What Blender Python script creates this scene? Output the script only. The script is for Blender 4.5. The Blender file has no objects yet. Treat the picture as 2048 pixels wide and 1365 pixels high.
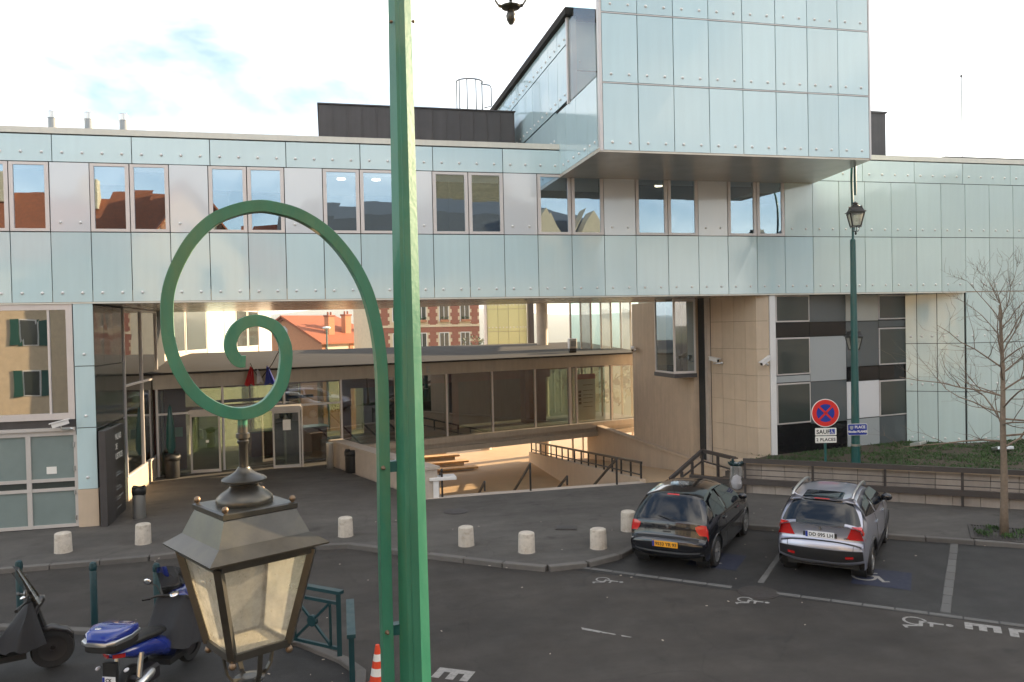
import bpy, math, random
import numpy as np
from mathutils import Vector, Matrix
random.seed(7); np.random.seed(7)
R = math.radians
SC = bpy.context.scene
COL = SC.collection

# ------------------------------------------------------------------ camera
cam_d = bpy.data.cameras.new('camera'); cam = bpy.data.objects.new('camera', cam_d); COL.objects.link(cam)
YAW, PITCH, ROLL = R(13.2), R(-0.95), 0.0215
fw = Vector((math.sin(YAW)*math.cos(PITCH), math.cos(YAW)*math.cos(PITCH), math.sin(PITCH)))
rt0 = Vector((math.cos(YAW), -math.sin(YAW), 0)); up0 = rt0.cross(fw)
rt = rt0*math.cos(ROLL) - up0*math.sin(ROLL); up = up0*math.cos(ROLL) + rt0*math.sin(ROLL)
cam.matrix_world = Matrix(((rt.x, up.x, -fw.x, 0), (rt.y, up.y, -fw.y, 0), (rt.z, up.z, -fw.z, 4.8), (0, 0, 0, 1)))
cam_d.sensor_width = 36; cam_d.lens = 36*1572/2048
cam_d.clip_start = .05; cam_d.clip_end = 12000
SC.camera = cam
SC.render.resolution_x = 1024; SC.render.resolution_y = 682

# ------------------------------------------------------------------ sky and sun
SUN_EL, SUN_AZ = R(16), R(72)            # azimuth from +Y towards +X
w = bpy.data.worlds.new('World'); SC.world = w; w.use_nodes = True
nt = w.node_tree; nt.nodes.clear()
out = nt.nodes.new('ShaderNodeOutputWorld'); bg = nt.nodes.new('ShaderNodeBackground')
sky = nt.nodes.new('ShaderNodeTexSky'); sky.sky_type = 'NISHITA'; sky.sun_disc = False
sky.sun_elevation = SUN_EL; sky.sun_rotation = SUN_AZ; sky.altitude = 100; sky.air_density = 1.0; sky.dust_density = 1.4; sky.ozone_density = 1.2
tc = nt.nodes.new('ShaderNodeTexCoord'); mp = nt.nodes.new('ShaderNodeMapping'); mp.inputs['Scale'].default_value = (1.0, 1.0, 3.0); mp.inputs['Location'].default_value = (3.1, .4, 1.7)
nz = nt.nodes.new('ShaderNodeTexNoise'); nz.inputs['Scale'].default_value = 1.9; nz.inputs['Detail'].default_value = 9; nz.inputs['Roughness'].default_value = .55; nz.inputs['Distortion'].default_value = .35
cr = nt.nodes.new('ShaderNodeValToRGB'); cr.color_ramp.elements[0].position = .42; cr.color_ramp.elements[1].position = .66
cr.color_ramp.elements[0].color = (0, 0, 0, 1); cr.color_ramp.elements[1].color = (.85, .85, .85, 1)
cm = nt.nodes.new('ShaderNodeMix'); cm.data_type = 'RGBA'; cm.inputs['B'].default_value = (9.4, 8.65, 7.6, 1)
L = nt.links.new
L(tc.outputs['Generated'], mp.inputs['Vector']); L(mp.outputs['Vector'], nz.inputs['Vector']); L(nz.outputs['Fac'], cr.inputs['Fac'])
L(cr.outputs['Color'], cm.inputs['Factor']); L(sky.outputs['Color'], cm.inputs['A']); L(cm.outputs['Result'], bg.inputs['Color'])
bg.inputs['Strength'].default_value = .12; L(bg.outputs['Background'], out.inputs['Surface'])
sd = bpy.data.lights.new('sun', 'SUN'); sd.energy = 5.0; sd.angle = R(.5); sd.color = (1.0, .76, .48)
sun = bpy.data.objects.new('sun', sd); COL.objects.link(sun)
sdir = Vector((math.sin(SUN_AZ)*math.cos(SUN_EL), math.cos(SUN_AZ)*math.cos(SUN_EL), math.sin(SUN_EL)))
sun.rotation_euler = sdir.to_track_quat('Z', 'Y').to_euler()
VS = SC.view_settings
SC.display_settings.display_device = 'sRGB'
VS.view_transform = 'Standard'; VS.look = 'None'; VS.gamma = 1; VS.use_curve_mapping = False; VS.exposure = 1.62
SC.cycles.max_bounces = 10; SC.cycles.transparent_max_bounces = 24; SC.cycles.glossy_bounces = 5; SC.cycles.diffuse_bounces = 4

# ------------------------------------------------------------------ materials
def mat(name, col, rough=.6, metal=0., var=0., vs=4., bump=0., bs=40., coat=0., rnd=0., ior=1.5, streak=0., dirt=None, vscale=(1, 1, 1)):
    m = bpy.data.materials.new(name); m.use_nodes = True
    n = m.node_tree.nodes; l = m.node_tree.links.new; b = n['Principled BSDF']
    b.inputs['Roughness'].default_value = rough; b.inputs['Metallic'].default_value = metal
    b.inputs['IOR'].default_value = ior
    if coat: b.inputs['Coat Weight'].default_value = coat; b.inputs['Coat Roughness'].default_value = .04
    rgb = n.new('ShaderNodeRGB'); rgb.outputs[0].default_value = (*col, 1); cur = rgb.outputs[0]
    t = n.new('ShaderNodeTexCoord'); mpn = n.new('ShaderNodeMapping'); mpn.inputs['Scale'].default_value = vscale
    l(t.outputs['Object'], mpn.inputs['Vector'])
    def mul(a, fac):
        x = n.new('ShaderNodeMix'); x.data_type = 'RGBA'; x.blend_type = 'MULTIPLY'; x.inputs['Factor'].default_value = 1
        l(a, x.inputs['A']); l(fac, x.inputs['B']); return x.outputs['Result']
    def ramp(src, lo, hi, a=.25, c=.75):
        r = n.new('ShaderNodeMapRange'); r.inputs['From Min'].default_value = a; r.inputs['From Max'].default_value = c
        r.inputs['To Min'].default_value = lo; r.inputs['To Max'].default_value = hi; l(src, r.inputs['Value']); return r.outputs[0]
    if var:
        z = n.new('ShaderNodeTexNoise'); z.inputs['Scale'].default_value = vs; z.inputs['Detail'].default_value = 8; z.inputs['Roughness'].default_value = .65
        l(mpn.outputs['Vector'], z.inputs['Vector']); cur = mul(cur, ramp(z.outputs['Fac'], 1-var, 1+var))
        if not metal: l(ramp(z.outputs['Fac'], max(rough-.12, .02), min(rough+.12, 1)), b.inputs['Roughness'])
    if streak:
        z = n.new('ShaderNodeTexNoise'); z.inputs['Scale'].default_value = 6; z.inputs['Detail'].default_value = 5
        mp2 = n.new('ShaderNodeMapping'); mp2.inputs['Scale'].default_value = (1.4, 1.4, .1); l(t.outputs['Object'], mp2.inputs['Vector'])
        l(mp2.outputs['Vector'], z.inputs['Vector']); cur = mul(cur, ramp(z.outputs['Fac'], 1-streak, 1+streak*.5))
    if dirt:
        z = n.new('ShaderNodeTexNoise'); z.inputs['Scale'].default_value = dirt[1]; z.inputs['Detail'].default_value = 10; z.inputs['Roughness'].default_value = .7
        l(mpn.outputs['Vector'], z.inputs['Vector'])
        x = n.new('ShaderNodeMix'); x.data_type = 'RGBA'; l(ramp(z.outputs['Fac'], 0, dirt[2], .5, .72), x.inputs['Factor'])
        l(cur, x.inputs['A']); x.inputs['B'].default_value = (*dirt[0], 1); cur = x.outputs['Result']
    if rnd:
        o = n.new('ShaderNodeObjectInfo'); cur = mul(cur, ramp(o.outputs['Random'], 1-rnd, 1+rnd, 0, 1))
    l(cur, b.inputs['Base Color'])
    if bump:
        z = n.new('ShaderNodeTexNoise'); z.inputs['Scale'].default_value = bs; z.inputs['Detail'].default_value = 4; l(t.outputs['Object'], z.inputs['Vector'])
        bp = n.new('ShaderNodeBump'); bp.inputs['Strength'].default_value = bump; bp.inputs['Distance'].default_value = .01; l(z.outputs['Fac'], bp.inputs['Height']); l(bp.outputs['Normal'], b.inputs['Normal'])
    return m
def glass(name, tint=(.8, .9, .85), refl=.06, mx=.9, rough=0., dirt=0., wob=0., gcol=(1, 1, 1)):
    m = bpy.data.materials.new(name); m.use_nodes = True
    n = m.node_tree.nodes; l = m.node_tree.links.new; n.clear()
    o = n.new('ShaderNodeOutputMaterial'); mixn = n.new('ShaderNodeMixShader'); tr = n.new('ShaderNodeBsdfTransparent'); gl = n.new('ShaderNodeBsdfGlossy')
    tr.inputs['Color'].default_value = (*tint, 1); gl.inputs['Roughness'].default_value = rough; gl.inputs['Color'].default_value = (*gcol, 1)
    fr = n.new('ShaderNodeFresnel'); fr.inputs['IOR'].default_value = 1.5
    mr = n.new('ShaderNodeMapRange'); mr.inputs['From Min'].default_value = .04; mr.inputs['From Max'].default_value = 1; mr.inputs['To Min'].default_value = refl; mr.inputs['To Max'].default_value = mx
    l(fr.outputs[0], mr.inputs['Value']); l(mr.outputs[0], mixn.inputs['Fac']); l(tr.outputs[0], mixn.inputs[1]); l(gl.outputs[0], mixn.inputs[2])
    if wob:
        t = n.new('ShaderNodeTexCoord'); z = n.new('ShaderNodeTexNoise'); z.inputs['Scale'].default_value = 1.1; z.inputs['Detail'].default_value = 1; l(t.outputs['Object'], z.inputs['Vector'])
        bp = n.new('ShaderNodeBump'); bp.inputs['Strength'].default_value = wob; bp.inputs['Distance'].default_value = .01; l(z.outputs['Fac'], bp.inputs['Height']); l(bp.outputs['Normal'], gl.inputs['Normal'])
    last = mixn
    if dirt:
        t = n.new('ShaderNodeTexCoord'); z = n.new('ShaderNodeTexNoise'); z.inputs['Scale'].default_value = 16; z.inputs['Detail'].default_value = 9; z.inputs['Roughness'].default_value = .75; l(t.outputs['Object'], z.inputs['Vector'])
        r2 = n.new('ShaderNodeMapRange'); r2.inputs['From Min'].default_value = .3; r2.inputs['From Max'].default_value = .75; r2.inputs['To Min'].default_value = dirt*.65; r2.inputs['To Max'].default_value = min(dirt*1.5, .97); l(z.outputs['Fac'], r2.inputs['Value'])
        d = n.new('ShaderNodeBsdfDiffuse'); d.inputs['Color'].default_value = (.68, .67, .62, 1); tl = n.new('ShaderNodeBsdfTranslucent'); tl.inputs['Color'].default_value = (.68, .67, .62, 1)
        m2 = n.new('ShaderNodeMixShader'); m2.inputs['Fac'].default_value = .5; l(d.outputs[0], m2.inputs[1]); l(tl.outputs[0], m2.inputs[2])
        m3 = n.new('ShaderNodeMixShader'); l(r2.outputs[0], m3.inputs['Fac']); l(mixn.outputs[0], m3.inputs[1]); l(m2.outputs[0], m3.inputs[2]); last = m3
    l(last.outputs[0], o.inputs['Surface'])
    return m
def emit(name, col, s):
    m = bpy.data.materials.new(name); m.use_nodes = True; n = m.node_tree.nodes; n.clear()
    o = n.new('ShaderNodeOutputMaterial'); e = n.new('ShaderNodeEmission'); e.inputs['Color'].default_value = (*col, 1); e.inputs['Strength'].default_value = s
    m.node_tree.links.new(e.outputs[0], o.inputs['Surface']); return m

M = dict(
 asphalt=mat('asphalt', (.046, .040, .034), .82, var=.28, vs=1.3, bump=.5, bs=150, dirt=((.070, .058, .044), .9, .55)),
 bay=mat('bay asphalt', (.021, .021, .022), .62, var=.3, vs=2, bump=.5, bs=150),
 paving=mat('pavement asphalt', (.062, .058, .053), .85, var=.22, vs=1.1, bump=.5, bs=120, dirt=((.04, .036, .032), .7, .6)),
 kerb=mat('kerb stone', (.115, .107, .098), .8, var=.2, vs=6, bump=.4, bs=60, rnd=.18),
 line=mat('line stone', (.105, .103, .098), .75, var=.2, vs=8, bump=.3, bs=60, rnd=.12),
 paint=mat('road paint', (.27, .26, .245), .7, var=.2, vs=18, dirt=((.06, .055, .05), 11, .85)),
 bluepaint=mat('blue road paint', (.012, .016, .038), .7, var=.2, vs=10),
 enamel=mat('enamelled glass', (.53, .685, .705), .025, var=.03, vs=.35, rnd=.045, ior=1.85, streak=.035),
 lilac=mat('lilac glass panel', (.645, .67, .69), .025, var=.02, vs=.4, rnd=.02, ior=1.85),
 greenglass=mat('greenish panel', (.57, .69, .665), .025, var=.03, vs=.35, rnd=.045, ior=1.85, streak=.035),  # enamel copy with the green of the mirrored surroundings put into its colour
 steel=mat('brushed steel', (.62, .62, .60), .3, metal=.9),
 button=mat('pale cladding button', (.74, .74, .72), .35),
 alu=mat('window aluminium', (.62, .58, .56), .4, metal=.25, var=.05, vs=3),
 aluw=mat('pale coping', (.70, .68, .60), .5, var=.06, vs=2, streak=.06),
 soffit=mat('soffit metal', (.56, .49, .41), .26, metal=.35, var=.1, vs=1.5),
 core=mat('dark joint', (.02, .022, .022), .8),
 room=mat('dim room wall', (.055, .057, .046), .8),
 blind=mat('grey roller blind', (.78, .78, .80), .8),
 winglass=glass('bridge window glass', (.52, .58, .60), .40, .97, wob=.10, gcol=(.62, .82, 1.0)),
 winclear=glass('ground floor window glass', (.30, .36, .38), .36, .97, wob=.10),
 glass=glass('clear glass', (.40, .47, .39), .22, .95),
 fasc=mat('grey metal fascia', (.43, .385, .325), .5, metal=.2, var=.1, vs=2, streak=.1),
 fin=glass('screen glass', (.62, .84, .88), .10, .9),
 darkglass=mat('dark panel glass', (.045, .055, .05), .03, ior=1.7, var=.04, vs=.5),
 greyglass=mat('grey panel glass', (.10, .115, .12), .05, ior=1.55),
 midglass=mat('mid grey panel glass', (.36, .385, .39), .05),
 whitepan=mat('white panel', (.66, .66, .67), .08),
 blackpan=mat('black panel', (.008, .008, .010), .06),
 beigepan=mat('beige panel', (.42, .42, .38), .06),
 stone=mat('sand stone cladding', (.56, .445, .325), .7, var=.07, vs=2.5, bump=.15, bs=90, rnd=.05, streak=.06),
 concrete=mat('beige concrete', (.50, .385, .275), .75, var=.12, vs=2.2, bump=.2, bs=60, streak=.12),
 pale=mat('pale stone', (.50, .43, .36), .75, var=.14, vs=3, bump=.3, bs=60, rnd=.08, streak=.08),
 wallstone=mat('brown grey stone block', (.36, .31, .265), .8, var=.16, vs=3, bump=.3, bs=60, rnd=.1, streak=.1),
 court=mat('court paving', (.50, .35, .205), .7, var=.12, vs=2, bump=.2, bs=60),
 zinc=mat('dark zinc', (.072, .068, .070), .45, metal=.3, var=.12, vs=2, streak=.15),
 roofmem=mat('roof membrane', (.020, .018, .016), .97, var=.2, vs=1.5),
 white=mat('white metal', (.72, .71, .69), .4),
 frost=mat('frosted door glass', (.20, .25, .24), .18, var=.06, vs=3, ior=1.5),
 doorframe=mat('pale door frame', (.50, .47, .44), .45, var=.06, vs=3),
 blackm=mat('black metal', (.018, .017, .016), .45),
 black=mat('black plastic', (.012, .012, .012), .5),
 red=mat('dark red wall', (.16, .022, .016), .6),
 redband=mat('red band', (.55, .06, .04), .5),
 brownrail=mat('brown steel rail', (.055, .046, .042), .5, var=.15, vs=5),
 gpole=mat('green enamel paint', (.032, .18, .112), .40, var=.16, vs=9, bump=.12, bs=45, coat=.3, dirt=((.13, .19, .07), 3.2, .55), vscale=(1, 1, .3), streak=.12),  # olive mottling: grime plus a yellow reflection put into the colour
 gdark=mat('dark green paint', (.010, .085, .080), .38, var=.12, vs=5, coat=.2),
 teal=mat('teal barrier paint', (.006, .038, .045), .4, var=.12, vs=6),
 lantern=mat('lantern metal', (.085, .080, .070), .34, metal=.65, var=.25, vs=7, dirt=((.14, .125, .085), 4, .6)),
 brass=mat('worn brass', (.22, .16, .11), .5, metal=.8, var=.3, vs=20),
 lglass=glass('dirty lantern glass', (.93, .90, .80), .05, .9, dirt=.38),
 lwhite=mat('lantern tray', (.72, .70, .64), .5, var=.1, vs=8),
 brick=mat('red brick', (.29, .115, .075), .85, var=.3, vs=14),
 brick2=mat('orange brick', (.42, .19, .10), .85, var=.25, vs=10),
 cream=mat('cream stone', (.62, .50, .34), .8, var=.12, vs=3),
 render=mat('pale render', (.66, .54, .42), .85, var=.06, vs=3),
 tiles=mat('red roof tiles', (.30, .088, .036), .8, var=.3, vs=5, bump=.5, bs=8),
 slate=mat('slate', (.085, .09, .10), .55, var=.25, vs=6),
 shutter=mat('green shutter', (.02, .09, .07), .5),
 bark=mat('bark', (.21, .16, .115), .85, var=.3, vs=12, bump=.5, bs=60),
 twig=mat('twigs', (.17, .135, .10), .85, var=.2, vs=10),
 earth=mat('earth', (.06, .045, .03), .95, var=.3, vs=5),
 plinth=mat('ochre plinth', (.36, .20, .09), .85, var=.15, vs=3),
 tyre=mat('tyre rubber', (.014, .014, .014), .8, bump=.2, bs=80),
 rim=mat('alloy rim', (.50, .50, .50), .3, metal=.9),
 carblack=mat('black car paint', (.008, .009, .013), .18, metal=.2, coat=1.),
 carsilver=mat('silver car paint', (.40, .41, .48), .30, metal=.6, coat=1.),
 cartrim=mat('black bumper plastic', (.020, .020, .021), .5, bump=.1, bs=200),
 carglass=mat('tinted car glass', (.008, .012, .018), .03, ior=1.55),
 redlamp=mat('red lamp glass', (.50, .012, .010), .08, coat=1.),
 chrome=mat('chrome', (.75, .75, .75), .12, metal=1.),
 yplate=mat('yellow plate', (.80, .36, .02), .4),
 wplate=mat('white plate', (.78, .78, .78), .4),
 blue=mat('sign blue', (.012, .035, .28), .35),
 signred=mat('sign red', (.62, .025, .02), .35),
 signwhite=mat('sign white', (.78, .77, .72), .4),
 ink=mat('black lettering', (.012, .012, .012), .5),
 scblue=mat('blue scooter paint', (.006, .022, .20), .2, coat=1.),
 scgrey=mat('grey scooter paint', (.020, .018, .019), .35, coat=.4),
 cloth=mat('black apron cloth', (.012, .012, .014), .75, bump=.6, bs=14),
 orange=mat('cone orange', (.72, .065, .02), .45),
 bag=glass('clear bin bag', (.92, .92, .95), .16, .8, rough=.2, dirt=.20),
 paper=mat('crumpled white paper', (.75, .75, .78), .8, bump=.6, bs=25),
 flagred=mat('flag red', (.45, .012, .015), .75), flagblue=mat('flag blue', (.015, .03, .28), .75), flagwhite=mat('flag white', (.66, .66, .70), .75),
 skin=mat('skin', (.30, .18, .12), .6), dark=mat('dark clothes', (.014, .014, .017), .8), counter=mat('counter top', (.10, .085, .075), .3),
 yglass=mat('yellow green panel', (.66, .67, .36), .15, rnd=.05), floor=mat('lobby floor', (.16, .15, .13), .5), wood=mat('timber plank', (.62, .38, .17), .7, var=.15, vs=8, rnd=.1),
 iron=mat('cast iron', (.035, .030, .028), .6, var=.2, vs=20),
)

def asphalt_mat(name, col, rough, crack=.55, patch=.3):
    m = bpy.data.materials.new(name); m.use_nodes = True; n = m.node_tree.nodes; l = m.node_tree.links.new; b = n['Principled BSDF']
    t = n.new('ShaderNodeTexCoord'); rgb = n.new('ShaderNodeRGB'); rgb.outputs[0].default_value = (*col, 1); cur = rgb.outputs[0]
    def mul(a, f):
        x = n.new('ShaderNodeMix'); x.data_type = 'RGBA'; x.blend_type = 'MULTIPLY'; x.inputs['Factor'].default_value = 1; l(a, x.inputs['A']); l(f, x.inputs['B']); return x.outputs['Result']
    def rng(s, a, c, lo, hi):
        r = n.new('ShaderNodeMapRange'); r.inputs['From Min'].default_value = a; r.inputs['From Max'].default_value = c; r.inputs['To Min'].default_value = lo; r.inputs['To Max'].default_value = hi; l(s, r.inputs['Value']); return r.outputs[0]
    def noise(sc, d=6, r=.6, vec=None):
        z = n.new('ShaderNodeTexNoise'); z.inputs['Scale'].default_value = sc; z.inputs['Detail'].default_value = d; z.inputs['Roughness'].default_value = r; l(vec or t.outputs['Object'], z.inputs['Vector']); return z.outputs['Fac']
    mp_ = n.new('ShaderNodeMapping'); mp_.inputs['Rotation'].default_value = (0, 0, R(41)); mp_.inputs['Scale'].default_value = (.25, 1.6, 1); l(t.outputs['Object'], mp_.inputs['Vector'])
    cur = mul(cur, rng(noise(.30, 5), .3, .7, 1-patch, 1+patch)); cur = mul(cur, rng(noise(.9, 6, .7, mp_.outputs['Vector']), .35, .65, .82, 1.18))
    cur = mul(cur, rng(noise(3.5, 8, .75), .3, .7, .86, 1.14)); cur = mul(cur, rng(noise(70, 3, .8), .3, .7, .55, 1.5))
    st = rng(noise(1.6, 4, .5), .62, .72, 1, .62); cur = mul(cur, st)
    v = n.new('ShaderNodeTexVoronoi'); v.feature = 'DISTANCE_TO_EDGE'; v.inputs['Scale'].default_value = .33
    dm = n.new('ShaderNodeMapping'); wv = n.new('ShaderNodeTexNoise'); wv.inputs['Scale'].default_value = 1.2; wv.inputs['Detail'].default_value = 5; l(t.outputs['Object'], wv.inputs['Vector'])
    ad = n.new('ShaderNodeVectorMath'); ad.operation = 'MULTIPLY_ADD'; ad.inputs[1].default_value = (.9, .9, 0); l(wv.outputs['Color'], ad.inputs[0]); l(t.outputs['Object'], ad.inputs[2]); l(ad.outputs[0], v.inputs['Vector'])
    cur = mul(cur, rng(v.outputs['Distance'], .002, .007, crack, 1)); l(cur, b.inputs['Base Color'])
    l(rng(noise(1.1, 6), .3, .7, rough-.14, rough+.1), b.inputs['Roughness'])
    bp = n.new('ShaderNodeBump'); bp.inputs['Strength'].default_value = .6; bp.inputs['Distance'].default_value = .012; l(noise(110, 4, .7), bp.inputs['Height']); l(bp.outputs['Normal'], b.inputs['Normal'])
    return m
M['asphalt'] = asphalt_mat('road asphalt', (.037, .0315, .0265), .80, .78, .34)
M['bay'] = asphalt_mat('bay asphalt', (.018, .017, .0165), .66, .88, .22)
M['paving'] = asphalt_mat('pavement asphalt', (.078, .072, .065), .84, .8, .25)
# ------------------------------------------------------------------ mesh helpers
class MB:
    def __init__(s): s.v = []; s.f = []
    def add(s, v, f):
        o = len(s.v); s.v += [tuple(map(float, p)) for p in v]; s.f += [tuple(i+o for i in q) for q in f]; return s
    def bx(s, x0, x1, y0, y1, z0, z1):
        return s.add([(x0,y0,z0),(x1,y0,z0),(x1,y1,z0),(x0,y1,z0),(x0,y0,z1),(x1,y0,z1),(x1,y1,z1),(x0,y1,z1)],
                     [(0,3,2,1),(4,5,6,7),(0,1,5,4),(1,2,6,5),(2,3,7,6),(3,0,4,7)])
    def box(s, c, d, rz=0.):
        m = MB().bx(-d[0]/2, d[0]/2, -d[1]/2, d[1]/2, -d[2]/2, d[2]/2).xf(Matrix.Translation(c) @ Matrix.Rotation(rz, 4, 'Z')); return s.add(m.v, m.f)
    def bevbox(s, c, d, b=.01, rz=0.):
        hx, hy, hz = d[0]/2, d[1]/2, d[2]/2; m = MB(); vs = []
        for z, k in ((-hz, b), (-hz+b, 0), (hz-b, 0), (hz, b)):
            for sx, sy, in ((-1,-1),(1,-1),(1,1),(-1,1)):
                if sx*sy > 0: vs += [(sx*(hx-k), sy*(hy-b), z), (sx*(hx-b), sy*(hy-k), z)]
                else: vs += [(sx*(hx-b), sy*(hy-k), z), (sx*(hx-k), sy*(hy-b), z)]
        f = [tuple(range(7, -1, -1)), tuple(range(24, 32))]
        for r in range(3):
            for i in range(8): f.append((r*8+i, r*8+(i+1) % 8, r*8+8+(i+1) % 8, r*8+8+i))
        m.add(vs, f); m.xf(Matrix.Translation(c) @ Matrix.Rotation(rz, 4, 'Z')); return s.add(m.v, m.f)
    def wall(s, p0, p1, z0, z1, t0=0., t1=.1):   # slab along p0->p1, from offset t0 to t1 to the LEFT of the direction
        d = Vector((p1[0]-p0[0], p1[1]-p0[1])).normalized(); n = Vector((-d.y, d.x))
        q = [(p0[0]+n.x*t, p0[1]+n.y*t) for t in (t0,)] + [(p1[0]+n.x*t0, p1[1]+n.y*t0), (p1[0]+n.x*t1, p1[1]+n.y*t1), (p0[0]+n.x*t1, p0[1]+n.y*t1)]
        return s.prism(q, z0, z1)
    def prism(s, poly, z0, z1):
        a = sum(poly[i][0]*poly[(i+1) % len(poly)][1]-poly[(i+1) % len(poly)][0]*poly[i][1] for i in range(len(poly)))
        if a < 0: poly = poly[::-1]
        n = len(poly); zz0 = z0 if isinstance(z0, (list, tuple)) else [z0]*n; zz1 = z1 if isinstance(z1, (list, tuple)) else [z1]*n
        v = [(p[0], p[1], zz0[i]) for i, p in enumerate(poly)] + [(p[0], p[1], zz1[i]) for i, p in enumerate(poly)]
        return s.add(v, [tuple(range(n-1, -1, -1)), tuple(range(n, 2*n))] + [(i, (i+1) % n, n+(i+1) % n, n+i) for i in range(n)])
    def tube(s, pts, r, n=8, cap=True):
        P = [Vector(p) for p in pts]; rr = r if isinstance(r, (list, tuple)) else [r]*len(P); vs = []; ref = None
        for i, p in enumerate(P):
            t = (P[min(i+1, len(P)-1)]-P[max(i-1, 0)]).normalized()
            if ref is None: ref = t.orthogonal().normalized()
            ref = (ref-t*ref.dot(t)).normalized(); b = t.cross(ref)
            for k in range(n): a = 2*math.pi*k/n; vs.append(p+(ref*math.cos(a)+b*math.sin(a))*rr[i])
        f = [(i*n+k, i*n+(k+1) % n, (i+1)*n+(k+1) % n, (i+1)*n+k) for i in range(len(P)-1) for k in range(n)]
        if cap: f += [tuple(range(n-1, -1, -1)), tuple(range((len(P)-1)*n, len(P)*n))]
        return s.add(vs, f)
    def bar(s, p0, p1, w, h=None, upv=(0, 0, 1)):
        p0, p1 = Vector(p0), Vector(p1); h = h or w; t = (p1-p0).normalized(); u = Vector(upv)
        if abs(t.dot(u)) > .98: u = Vector((1, 0, 0))
        a = t.cross(u).normalized(); u = a.cross(t); vs = []
        for p in (p0, p1):
            for sx, sy in ((-1,-1),(1,-1),(1,1),(-1,1)): vs.append(p+a*sx*w/2+u*sy*h/2)
        return s.add(vs, [(0,1,2,3),(7,6,5,4),(0,4,5,1),(1,5,6,2),(2,6,7,3),(3,7,4,0)])
    def lathe(s, prof, c=(0, 0, 0), n=16, rot=0., cap=True):
        vs = [(c[0]+r*math.cos(rot+2*math.pi*k/n), c[1]+r*math.sin(rot+2*math.pi*k/n), c[2]+z) for r, z in prof for k in range(n)]
        f = [(i*n+k, i*n+(k+1) % n, (i+1)*n+(k+1) % n, (i+1)*n+k) for i in range(len(prof)-1) for k in range(n)]
        if cap: f += [tuple(range(n-1, -1, -1)), tuple(range((len(prof)-1)*n, len(prof)*n))]
        return s.add(vs, f)
    def loft(s, rings, cap=True, closed=True):
        n = len(rings[0]); vs = [p for r in rings for p in r]
        f = [(i*n+k, i*n+(k+1) % n, (i+1)*n+(k+1) % n, (i+1)*n+k) for i in range(len(rings)-1) for k in range(n if closed else n-1)]
        if cap: f += [tuple(range(n-1, -1, -1)), tuple(range((len(rings)-1)*n, len(rings)*n))]
        return s.add(vs, f)
    def dome(s, c, nrm, r, h=None, n=8):
        h = h or r; nv = Vector(nrm).normalized(); a = nv.orthogonal().normalized(); b = nv.cross(a); vs = []
        for q in (0, .55, .95):
            rr = r*math.cos(q*math.pi/2); hh = h*math.sin(q*math.pi/2)
            for k in range(n): vs.append(Vector(c)+nv*hh+(a*math.cos(2*math.pi*k/n)+b*math.sin(2*math.pi*k/n))*rr)
        return s.add(vs, [(i*n+k, i*n+(k+1) % n, (i+1)*n+(k+1) % n, (i+1)*n+k) for i in range(2) for k in range(n)]+[tuple(range(2*n, 3*n))])
    def ball(s, c, r, n=10, sc=(1, 1, 1)):
        vs = []; f = []
        for i in range(n//2+1):
            th = math.pi*i/(n//2)
            for k in range(n): vs.append((c[0]+r*sc[0]*math.sin(th)*math.cos(2*math.pi*k/n), c[1]+r*sc[1]*math.sin(th)*math.sin(2*math.pi*k/n), c[2]-r*sc[2]*math.cos(th)))
        for i in range(n//2):
            for k in range(n): f.append((i*n+k, i*n+(k+1) % n, (i+1)*n+(k+1) % n, (i+1)*n+k))
        return s.add(vs, f)
    def xf(s, m): s.v = [tuple(m @ Vector(p)) for p in s.v]; return s
    def mesh(s, name, m, smooth=False):
        me = bpy.data.meshes.new(name); me.from_pydata(s.v, [], s.f); me.materials.append(M[m] if isinstance(m, str) else m)
        if smooth:
            me.shade_smooth() if smooth is True else me.set_sharp_from_angle(angle=R(smooth))
        me.validate(); me.update(); return me
    def build(s, name, m, parent=None, smooth=False, label=None, kind=None):
        me = s.mesh(name, m, smooth)
        if smooth and smooth is not True: me.shade_smooth(); me.set_sharp_from_angle(angle=R(smooth))
        return link(name, me, parent, label, kind)
def link(name, me, parent=None, label=None, kind=None):
    o = bpy.data.objects.new(name, me); COL.objects.link(o)
    if parent is not None:
        o.parent = parent
        if parent.get('world_parts'): o.matrix_parent_inverse = parent.matrix_basis.inverted()
    if label: o['label'] = label
    if kind: o['kind'] = kind
    return o
def thing(name, label, cat, loc=(0, 0, 0), rz=0., group=None, world=True):
    """Empty at a thing's base. world=True: its parts are written in world coordinates."""
    o = bpy.data.objects.new(name, None); COL.objects.link(o); o.location = loc; o.rotation_euler = (0, 0, rz); o.empty_display_size = .2
    o['label'] = label; o['category'] = cat
    if group: o['group'] = group
    if world: o['world_parts'] = True
    return o
def tag(o, label, cat, group=None):
    o['label'] = label; o['category'] = cat
    if group: o['group'] = group
    return o
def children(o): return [c for c in bpy.data.objects if c.parent == o]
def copy_tree(o, parent=None):
    c = o.copy(); COL.objects.link(c)
    if parent is not None: c.parent = parent
    for ch in children(o): copy_tree(ch, c)
    return c
def dup(o, loc, rz, label, group=None):
    c = copy_tree(o); c.location = loc; c.rotation_euler = (0, 0, rz); c['label'] = label
    if group: c['group'] = group
    return c
def struct(name, mb, m, smooth=False): return mb.build(name, m, None, smooth, kind='structure')
FONT = None
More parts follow.
